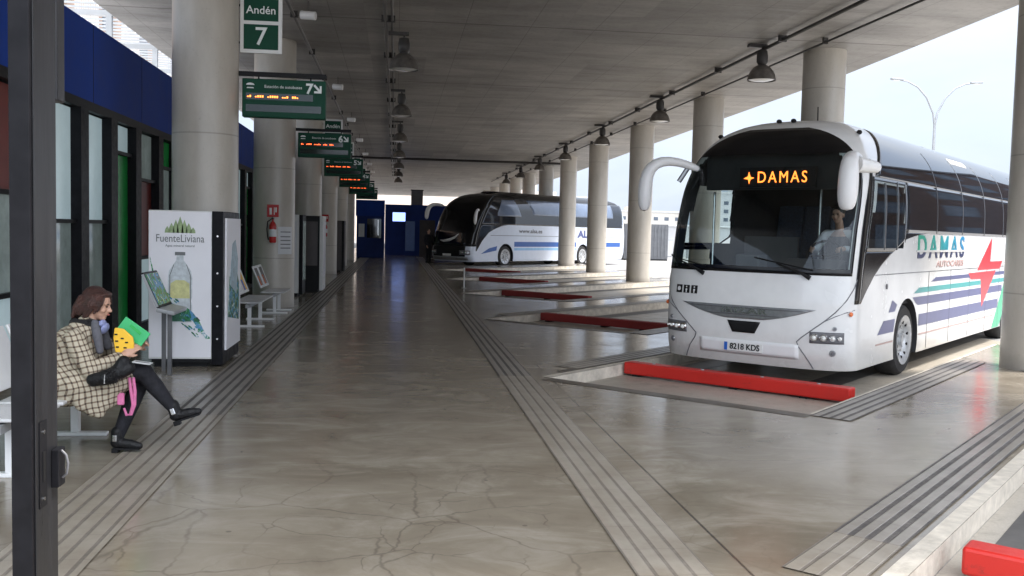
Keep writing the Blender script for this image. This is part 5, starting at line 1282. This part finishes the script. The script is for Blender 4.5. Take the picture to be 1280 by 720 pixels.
# arms inside the sleeves
body.cap(W(-2.32, -0.17, 0.89), 0.05, W(-2.20, -0.22, 0.66), 0.042); body.cap(W(-2.20, -0.22, 0.66), 0.040, W(-2.00, -0.10, 0.755), 0.028)
body.cap(W(-2.30, 0.17, 0.89), 0.05, W(-2.14, 0.22, 0.68), 0.042); body.cap(W(-2.14, 0.22, 0.68), 0.040, W(-1.97, 0.08, 0.79), 0.028)
hand(body, W(-2.00, -0.10, 0.755), (0.75, 0.25, 0.6), (0.2, 0.9, -0.3), 0.75, 0.95, 1)
hand(body, W(-1.97, 0.08, 0.79), (0.8, -0.25, 0.5), (0.2, -0.9, -0.3), 0.75, 0.95, -1)
bo = blob('body', body, M['skin'], 0.006, wo, 4)
face_parts(P, rt_, wo)
# leggings
lg = MB()
lg.cap(W(-2.30, 0.10, 0.53), 0.095, W(-1.93, 0.07, 0.52), 0.070, 16); lg.cap(W(-1.93, 0.07, 0.52), 0.068, W(-1.985, 0.03, 0.36), 0.064, 14); lg.cap(W(-1.985, 0.03, 0.36), 0.064, W(-2.068, -0.015, 0.12), 0.044, 14)
lg.cap(W(-2.30, -0.11, 0.56), 0.095, W(-1.88, -0.06, 0.635), 0.072, 16); lg.cap(W(-1.88, -0.06, 0.635), 0.070, W(-1.79, -0.02, 0.50), 0.064, 14); lg.cap(W(-1.79, -0.02, 0.50), 0.064, W(-1.675, 0.015, 0.338), 0.042, 14)
blob('leggings', lg, M['denim'], 0.009, wo, 4)
# ankle boots
def boot(name, ank, d, dn, par):
    d = Vector(d).normalized(); dn = Vector(dn).normalized(); a = Vector(ank); s_ = MB(); sd2 = d.cross(dn)
    rot_ = Matrix((d, sd2, -dn)).transposed()
    s_.cap(a - dn * 0.03, 0.048, a + dn * 0.05, 0.044, 16)
    s_.cap(a + dn * 0.05 - d * 0.012, 0.040, a + dn * 0.062 + d * 0.10, 0.038, 16); s_.cap(a + dn * 0.062 + d * 0.10, 0.038, a + dn * 0.072 + d * 0.165, 0.026, 14)
    o = blob(name, s_, M['leather'], 0.006, par, 3)
    MB().box(a + dn * 0.095 + d * 0.07, (0.205, 0.066, 0.012), rot_).box(a + dn * 0.108 - d * 0.012, (0.05, 0.055, 0.035), rot_).build('sole', M['black'], o, bevel=0.004)
    MB().box(a + dn * 0.01 - sd2 * 0.0 + d * -0.005, (0.035, 0.100, 0.05), rot_).build('boot_gusset', M['chrome'], o, bevel=0.006)
boot('boot', W(-2.07, -0.02, 0.128), (1, -0.1, 0), (0, 0, -1), wo)
boot('boot', W(-1.665, 0.02, 0.325), (0.90, 0, 0.30), (0.34, 0, -0.94), wo)
# coat
ct = MB()
ct.cap(W(-2.37, 0, 0.55), 0.185, W(-2.34, 0, 0.82), 0.150, 20)
ct.cap(W(-2.33, -0.12, 0.87), 0.085, W(-2.33, 0.12, 0.87), 0.085, 16); ct.cap(W(-2.32, -0.05, 0.91), 0.11, W(-2.32, 0.05, 0.91), 0.11, 16); ct.cap(W(-2.30, 0, 0.93), 0.095, W(-2.285, 0, 0.985), 0.075, 16); ct.cap(W(-2.44, 0, 0.56), 0.18, W(-2.39, 0, 0.82), 0.15, 18); ct.cap(W(-2.16, -0.17, 0.50), 0.09, W(-2.15, -0.19, 0.34), 0.045, 14)
ct.cap(W(-2.40, -0.10, 0.50), 0.135, W(-2.02, -0.115, 0.58), 0.105, 16); ct.cap(W(-2.40, 0.10, 0.50), 0.14, W(-2.08, 0.10, 0.54), 0.11, 16)
# the hem hanging down in front of the seat on the near side
ct.cap(W(-2.20, -0.16, 0.54), 0.11, W(-2.20, -0.19, 0.36), 0.05, 14); ct.cap(W(-2.32, -0.17, 0.55), 0.12, W(-2.27, -0.20, 0.40), 0.05, 14)
ct.cap(W(-2.08, -0.16, 0.54), 0.10, W(-2.10, -0.18, 0.41), 0.05, 14); ct.cap(W(-2.42, -0.14, 0.56), 0.12, W(-2.36, -0.19, 0.46), 0.06, 14)
ct.cap(W(-2.20, -0.17, 0.335), 0.035, W(-2.02, -0.15, 0.44), 0.035, 10); ct.cap(W(-2.20, -0.17, 0.335), 0.035, W(-2.38, -0.17, 0.47), 0.04, 10)
ct.cap(W(-2.325, -0.185, 0.88), 0.078, W(-2.20, -0.235, 0.66), 0.066, 16); ct.cap(W(-2.20, -0.235, 0.66), 0.064, W(-2.035, -0.125, 0.735), 0.048, 16)
ct.cap(W(-2.31, 0.185, 0.88), 0.078, W(-2.14, 0.235, 0.68), 0.066, 16); ct.cap(W(-2.14, 0.235, 0.68), 0.064, W(-2.00, 0.10, 0.775), 0.046, 16)
blob('coat', ct, M['plaid'], 0.009, wo, 5)
# lapel, collar
m_ = MB(); m_.cap(W(-2.215, -0.075, 0.99), .030, W(-2.185, -0.115, 0.90), .036, 12); m_.cap(W(-2.185, -0.115, 0.90), .036, W(-2.165, -0.12, 0.79), .028, 12)
m_.cap(W(-2.215, 0.075, 0.99), .030, W(-2.17, 0.09, 0.80), .034, 12)
blob('coat_lapel', m_, M['greyknit'], .008, wo, 3)
m_ = MB(); rn = random.Random(9)
for i in range(16):
    a = 2 * math.pi * i / 16; b_ = a + 2 * math.pi / 16
    P0 = W(-2.30 + .085 * math.cos(a), .088 * math.sin(a), 0.985 + rn.uniform(-.008, .008)); P1 = W(-2.30 + .085 * math.cos(b_), .088 * math.sin(b_), 0.985 + rn.uniform(-.008, .008))
    m_.cap(P0, .034, P1, .034, 10)
blob('fur_collar', m_, M['fur'], .008, wo, 1)
MB().ell(W(-2.175, -0.03, 0.985), (.026, .05, .030), 14, Matrix.Rotation(R(30), 3, 'Y')).ell(W(-2.165, -0.01, 0.945), (.028, .07, .045), 14, Matrix.Rotation(R(25), 3, 'Y')).build('neck_scarf', M['scarf'], wo, smooth=True)
# hair: straight bob falling from a side parting over the ear and collar
hr = MB()
hr.ell(P(0, -0.030, 0.042), (.090, .102, .098), 20, rt_); hr.ell(P(0, 0.035, 0.095), (.064, .050, .026), 14, rt_)
rn = random.Random(21)
for q in (-1, 1):
    for i in range(9):
        t = i / 8; y0_ = 0.052 - 0.15 * t; top = P(q * (.052 + .02 * math.sin(math.pi * t)), y0_ * .8, .085 - .03 * t)
        mid_ = P(q * (.078 + .012 * math.sin(math.pi * t)), y0_ - .012, .0 - .01 * t); low = P(q * (.076 - .035 * t), y0_ - .035 - .02 * t + rn.uniform(-.006, .006), -.085 - .03 * t + rn.uniform(-.01, .01))
        if i < 2: mid_ = P(q * .076, y0_ + .0, .03); low = P(q * .080, y0_ - .012, -.035 - .02 * i)
        hr.cap(top, .020, mid_, .0185, 8); hr.cap(mid_, .0185, low, .009, 8)
for i in range(7):
    x_ = -.06 + .02 * i; hr.cap(P(x_, -.105, .03), .03, P(x_, -.135, -.05), .022, 8); hr.cap(P(x_, -.135, -.05), .022, P(x_, -.145 + rn.uniform(-.01, .01), -.125), .010, 8)
blob('hair', hr, M['hair'], 0.0045, wo, 1)

# things held
cd = empty('display_card', 'green card held in the seated woman\'s hands', 'card', (-1.955, 7.36, 0.885))
MB().box((0.0, 0.02, 0.035), (0.22, 0.012, 0.13), Matrix.Rotation(R(36), 3, 'Y')).build('card', M['green_card'], cd, bevel=0.003)
MB().box((0.02, 0.010, 0.055), (0.10, 0.004, 0.02), Matrix.Rotation(R(42), 3, 'Y')).build('card_crease', M['greenp'], cd)
ye = empty('paper_bag', 'yellow printed paper bag in the seated woman\'s hands', 'bag', (-2.015, 7.33, 0.86))
MB().prism([(-.05, -.085), (.07, -.10), (.085, -.03), (.075, .03), (.01, .09), (-.055, .10), (-.065, .02)], .02, lambda u, v, t: (u, -t, v)).build('bag_body', M['yellow'], ye, bevel=.006, tri=True)
m_ = MB()
for i, (x, z) in enumerate(((-.045, .05), (-.04, .0), (-.035, -.045), (0.02, -.05), (.03, -.01), (.0, .02))): m_.bb((x - .01, -.0235, z - .006), (x + .012, -.0205, z + .005))
m_.build('bag_print', M['black'], ye)
hb = empty('handbag', 'black handbag with fluffy trim on the woman\'s lap', 'handbag', (-2.1, 7.12, 0.60))
m_ = MB(); m_.box((-.02, 0, .0), (.13, .05, .09), Matrix.Rotation(R(-8), 3, 'Y')); m_.cap((-.07, 0, .0), .045, (.05, -.01, .02), .055, 14); m_.cap((.10, .02, .06), .05, (.14, .03, .13), .045, 14); m_.cap((.12, .02, .05), .05, (.17, .04, .08), .05, 14); m_.cap((.02, 0, .02), .055, (.10, 0.0, .05), .05, 14)
blob('bag_body', m_, M['leather'], .008, hb, 8)
m_ = MB(); rn = random.Random(4)
for i in range(160):
    a = rn.uniform(0, 6.28); b_ = rn.uniform(-1, 1); c = Vector((.07 + .06 * math.cos(a) * (1 - abs(b_)) ** .5, .05 * math.sin(a) - .02, .03 + .05 * b_)); m_.cyl(c, c + Vector((rn.uniform(-.02, .02), rn.uniform(-.03, 0), rn.uniform(-.03, .02))), .004, .001, 5)
m_.build('fur_trim', M['fur'], hb)
MB().cyl((.03, -.06, -.02), (.035, -.065, .05), .006, n=8).build('buckle', M['chrome'], hb)
lf = empty('leaflet', 'small white leaflet on the knee of the seated woman', 'leaflet', (-1.86, 7.27, 0.705))
MB().box((0, 0, 0), (.13, .10, .004), Matrix.Rotation(R(8), 3, 'Y')).build('leaflet_page', M['paper'], lf)
MB().box((0, 0, .004), (.10, .02, .002), Matrix.Rotation(R(8), 3, 'Y')).build('leaflet_print', M['grey'], lf)
pk = empty('carrier_strap', 'pink striped strap hanging beside the seated woman\'s knee', 'strap', (-1.93, 7.22, 0.40))
m_ = MB()
for dx in (0, .028): m_.tube([(dx - .01, 0, .20), (dx + .005, -.01, .10), (dx + .02 - dx * .6, -.012, 0), (dx * .2 + .0, -.01, -.075), (-.03, -.0, -.08), (-.05, 0.01, -.03)], [.011, .012, .012, .011, .01, .008], 8)
m_.build('strap_band', M['pink'], pk, smooth=True)
MB().box((-.07, 0, .04), (.05, .03, .09)).build('strap_tag', M['pink'], pk, bevel=.01)

# driver in the near coach: local coach axes turned into world
def bl2w(x, y, z): c, s = math.cos(R(45)), math.sin(R(45)); return Vector((nx + x * c - y * s, ny + x * s + y * c, z + BAYZ + .004))
dr = empty('person', 'coach driver in a white shirt and dark vest behind the windscreen of the near coach', 'person', tuple(bl2w(1.55, -.62, 1.48)), R(45))
def D(x, y, z): return Vector((x - 1.55, y, z - 1.48))
hd = MB(); Pd, rd = head(hd, D(1.50, 0, 2.21), (-1, .1, -.08), (0, 0, 1))
hd.cap(D(1.58, 0, 2.02), .055, D(1.54, 0, 2.12), .052); hd.cap(D(1.66, 0, 1.55), .14, D(1.60, 0, 1.88), .14, 16)
hd.cap(D(1.66, -.10, 1.50), .10, D(1.25, -.13, 1.50), .07); hd.cap(D(1.66, .10, 1.50), .10, D(1.25, .13, 1.50), .07)
hd.cap(D(1.25, -.13, 1.50), .065, D(1.15, -.13, 1.15), .045); hd.cap(D(1.25, .13, 1.50), .065, D(1.15, .13, 1.15), .045)
for q in (-1, 1):
    hd.cap(D(1.60, q * .19, 1.93), .052, D(1.42, q * .27, 1.74), .043); hd.cap(D(1.42, q * .27, 1.74), .042, D(1.14, q * .20, 1.76), .030)
    hand(hd, D(1.14, q * .20, 1.76), (-1, 0, -.1), (0, -q, -.3), 1.0, .95, q)
blob('body', hd, M['skin'], .007, dr, 3); face_parts(Pd, rd, dr)
sh = MB()
sh.cap(D(1.60, -.17, 1.94), .075, D(1.60, .17, 1.94), .075, 14)
for q in (-1, 1): sh.cap(D(1.60, q * .19, 1.93), .068, D(1.42, q * .27, 1.74), .060, 14); sh.cap(D(1.42, q * .27, 1.74), .058, D(1.19, q * .21, 1.76), .042, 14)
blob('shirt', sh, M['shirt'], .01, dr, 3)
ve = MB(); ve.cap(D(1.66, 0, 1.55), .165, D(1.61, 0, 1.84), .165, 16); blob('vest', ve, M['vest'], .012, dr, 3)
tr = MB()
for q in (-1, 1): tr.cap(D(1.66, q * .10, 1.50), .11, D(1.25, q * .13, 1.50), .08); tr.cap(D(1.25, q * .13, 1.50), .075, D(1.15, q * .13, 1.14), .055)
blob('trousers', tr, M['darkcloth'], .012, dr, 2)
hh = MB(); hh.ell(Pd(0, -.022, .045), (.084, .098, .088), 16, rd); blob('hair', hh, M['darkhair'], .008, dr, 2)

# standing figure by the far coach
ps = empty('person', 'standing person in dark clothes beside the nose of the far coach', 'person', (1.66, 48.6, 0), R(-140))
g = MB(); Ps, rs = head(g, (0, 0, 1.62), (0, 1, 0), (0, 0, 1)); g.cap((0, 0, 1.44), .05, (0, 0, 1.56), .05); g.cap((0, 0, 1.0), .13, (0, 0, 1.33), .15, 14)
for q in (-1, 1):
    g.cap((q * .09, 0, .95), .09, (q * .10, .02, .5), .06); g.cap((q * .10, .02, .5), .06, (q * .10, 0, .08), .04); g.cap((q * .10, -.03, .04), .035, (q * .11, .15, .035), .03)
    g.cap((q * .19, 0, 1.38), .05, (q * .25, 0, 1.1), .04); g.cap((q * .25, 0, 1.1), .04, (q * .23, .12, .9), .028); hand(g, (q * .23, .12, .9), (0, .5, -.8), (-q, 0, 0), .4, 1, q)
blob('body', g, M['skin'], .009, ps, 2); face_parts(Ps, rs, ps)
g = MB(); g.cap((0, 0, .98), .15, (0, 0, 1.32), .165, 14); g.cap((-.16, 0, 1.38), .075, (.16, 0, 1.38), .075)
for q in (-1, 1): g.cap((q * .19, 0, 1.38), .07, (q * .25, 0, 1.1), .058); g.cap((q * .25, 0, 1.1), .056, (q * .232, .11, .915), .042)
blob('jacket', g, M['darkcloth'], .012, ps, 3)
g = MB()
for q in (-1, 1): g.cap((q * .09, 0, .95), .105, (q * .10, .02, .5), .075); g.cap((q * .10, .02, .5), .075, (q * .10, 0, .10), .06)
blob('trousers', g, M['darkcloth'], .012, ps, 3)
g = MB()
for q in (-1, 1): g.cap((q * .10, -.03, .045), .05, (q * .11, .16, .04), .04)
blob('shoes', g, M['leather'], .012, ps, 2)
g = MB(); g.ell(Ps(0, -.025, .04), (.086, .10, .09), 14, rs); blob('hair', g, M['darkhair'], .01, ps, 2)

# ------------------------------------------------------------------ outside
def street_lamp(x, y, label):
    r_ = empty('street_lamp', label, 'street lamp', (x, y, BAYZ))
    MB().cyl((0, 0, 0), (0, 0, 8.6), .11, .065, 14).build('pole', M['galv'], r_, smooth=True)
    MB().cyl((0, 0, 0), (0, 0, .04), .28, n=16).build('base_plate', M['galv'], r_)
    for q in (-1, 1):
        pts = [(0, 0, 8.3), (q * .12, 0, 9.0), (q * .55, 0, 9.85), (q * 1.1, 0, 10.4), (q * 1.7, 0, 10.68), (q * 2.1, 0, 10.75)]
        MB().tube(pts, [.06, .055, .05, .045, .04, .04], 10).build('arm', M['galv'], r_, smooth=True)
        h = MB().box((q * 2.35, 0, 10.79), (.72, .26, .11), Matrix.Rotation(-q * R(3), 3, 'Y')).build('lamp_head', M['galv'], r_, bevel=.04)
        MB().box((q * 2.40, 0, 10.725), (.4, .2, .02)).build('lamp_glass', M['lens'], h)
    return r_
street_lamp(29.8, 50.0, 'double armed grey street lamp rising behind the near coach')
bw = empty('boundary_wall', 'long low white wall bordering the yard beyond the right hand columns', 'wall', (0, 0, BAYZ))
MB().bb((20.5, 78, 0), (75, 78.4, 2.6)).bb((75, 20, 0), (75.4, 78.4, 2.6)).build('wall', M['palegrey'], bw)
MB().bb((20.4, 77.9, 2.601), (75.1, 78.5, 2.72)).build('coping', M['whiteplastic'], bw)
for x, y, h, lb in ((22.4, 76.5, 1.5, 'grey utility cabinet standing before the low white wall, left of the near coach'), (23.4, 74, 1.1, 'smaller grey utility cabinet before the low white wall')):
    r_ = empty('utility_cabinet', lb, 'cabinet', (x, y, BAYZ)); MB().bb((0, 0, 0), (.55, .4, h)).build('cabinet_body', M['galv'], r_, bevel=.02)
    MB().bb((.04, -.012, .1), (.51, -.002, h - .1)).build('door', M['palegrey'], r_)
cn_ = empty('container', 'dark grey container in the yard between two columns behind the far coach', 'container', (16.2, 66, BAYZ))
MB().bb((0, 0, .1), (3.2, 5.5, 2.6)).build('container_body', M['containergrey'], cn_)
m_ = MB()
for i in range(12): m_.bb((.1 + i * .26, -.04, .2), (.2 + i * .26, -.001, 2.5))
m_.build('corrugation', M['containergrey'], cn_)
MB().bb((.02, -.03, 0), (3.18, 5.45, .099)).build('base_frame', M['black'], cn_)
rn = random.Random(11)
blds = [(40, 330, 34, 22, 14), (78, 345, 30, 20, 10), (112, 330, 36, 20, 17), (152, 350, 24, 20, 12), (182, 335, 44, 20, 15), (12, 350, 22, 20, 12), (232, 330, 40, 22, 13)]
desc = ['pale apartment block, third from the left on the far skyline', 'low pale apartment block, fourth from the left on the far skyline', 'tall pale apartment block near the middle of the far skyline', 'narrow cream apartment block on the far skyline',
        'wide pale apartment block on the right of the far skyline', 'first pale apartment block on the far skyline beyond the end wall', 'rightmost apartment block of the far skyline']
for (x, y, w_, d_, h), lb in zip(blds, desc):
    r_ = empty('apartment_block', lb, 'building', (x, y, BAYZ), group='apartment blocks on the skyline')
    MB().bb((0, 0, 0), (w_, d_, h)).bb((w_ * .3, d_ * .3, h), (w_ * .5, d_ * .6, h + 2.2)).build('wall', M['cream'] if int(w_) % 4 else M['palegrey'], r_)
    MB().bb((-.3, -.3, h + .002), (w_ + .3, -.05, h + .6)).build('parapet', M['palegrey'], r_)
    nw = int(w_ // 4.2)
    for i in range(nw):
        for j in range(int(h // 3)):
            MB().bb((1.2 + i * 4.1, -.06, 1.0 + j * 3), (2.9 + i * 4.1, .05, 2.3 + j * 3)).build('window', M['farwindow'], r_)
# peach building beyond the end wall and behind the station building
def peach(name, x0_, y0_, x1_, y1_, h, lb):
    r_ = empty(name, lb, 'building', (x0_, y0_, BAYZ))
    MB().bb((0, 0, 0), (x1_ - x0_, y1_ - y0_, h)).build('wall', M['peach'], r_)
    MB().bb((-.3, -.3, h + .002), (x1_ - x0_ + .3, y1_ - y0_ + .3, h + .35)).build('roof', M['cream'], r_)
    return r_
pb = peach('apartment_building', -34, 34, -15, 80, 17, 'peach rendered building with white balconies behind the blue fascia')
for j in range(5):
    z = 3.0 + j * 2.9
    for y in (3, 10, 17, 24, 31, 38):
        MB().bb((18.96, y, z), (19.06, y + 1.6, z + 1.5)).build('window', M['farwindow'], pb)
        b_ = MB().bb((19.07, y - .8, z - .9), (20.2, y + 2.4, z - .75)).build('balcony', M['whiteplastic'], pb)
        m_ = MB().bb((20.15, y - .8, z + .1), (20.2, y + 2.4, z + .16))
        for i in range(14): m_.bb((20.16, y - .8 + i * .24, z - .749), (20.19, y - .77 + i * .24, z + .099))
        m_.build('balcony_railing', M['whiteplastic'], b_)
pg = empty('roof_pergola', 'white slatted pergola on the station roof seen above the blue fascia', 'pergola', (-6.4, 18, 4.26))
for y in (0, 4, 8, 12, 16):
    MB().bb((0, y, 0), (.12, y + .12, 2.0)).build('post', M['galv'], pg)
    MB().bb((-1.6, y, 2.001), (.9, y + .12, 2.12)).build('rafter', M['galv'], pg)
MB().bb((0.8, -.3, 2.121), (.9, 16.5, 2.24)).bb((-1.4, -.3, 2.121), (-1.3, 16.5, 2.24)).bb((.0, 0.12, .9), (.05, 16, .98)).bb((.0, 0.12, .5), (.05, 16, .56)).build('rail', M['galv'], pg)
m_ = MB()
for i in range(40): m_.bb((-1.5, -.2 + i * .42, 2.241), (1.0, -.12 + i * .42, 2.28))
m_.build('slat', M['galv'], pg)
wh = empty('warehouse', 'pale building beyond the end wall, seen as a bright strip under the canopy', 'building', (-16, 135, BAYZ))
MB().bb((0, 0, 0), (36, 14, 9.5)).build('wall', M['palepeach'], wh)
MB().bb((-.4, -.4, 9.502), (36.4, 14.4, 9.9)).build('roof', M['cream'], wh)
for i in range(0): MB().bb((1.5 + i * 4, -.05, 4.5), (3.4 + i * 4, .05, 6.0)).build('window', M['farwindow'], wh)

ob = empty('added_reflected_building', 'unseen dark brick building added across the yard to darken the coach window reflections', 'building', (52, -30, BAYZ))
MB().bb((0, 0, 0), (14, 84, 15.5)).build('wall', M['darkbrick'], ob)  # unseen block added so the coach side glass reflects something dark
MB().bb((-.4, -.4, 15.502), (14.4, 84.4, 15.9)).build('roof', M['containergrey'], ob)
for i in range(17):
    for j in range(5): MB().bb((-.05, 2 + i * 4.9, 1.2 + j * 3), (.05, 4.4 + i * 4.9, 2.9 + j * 3)).build('window', M['farwindow'], ob)
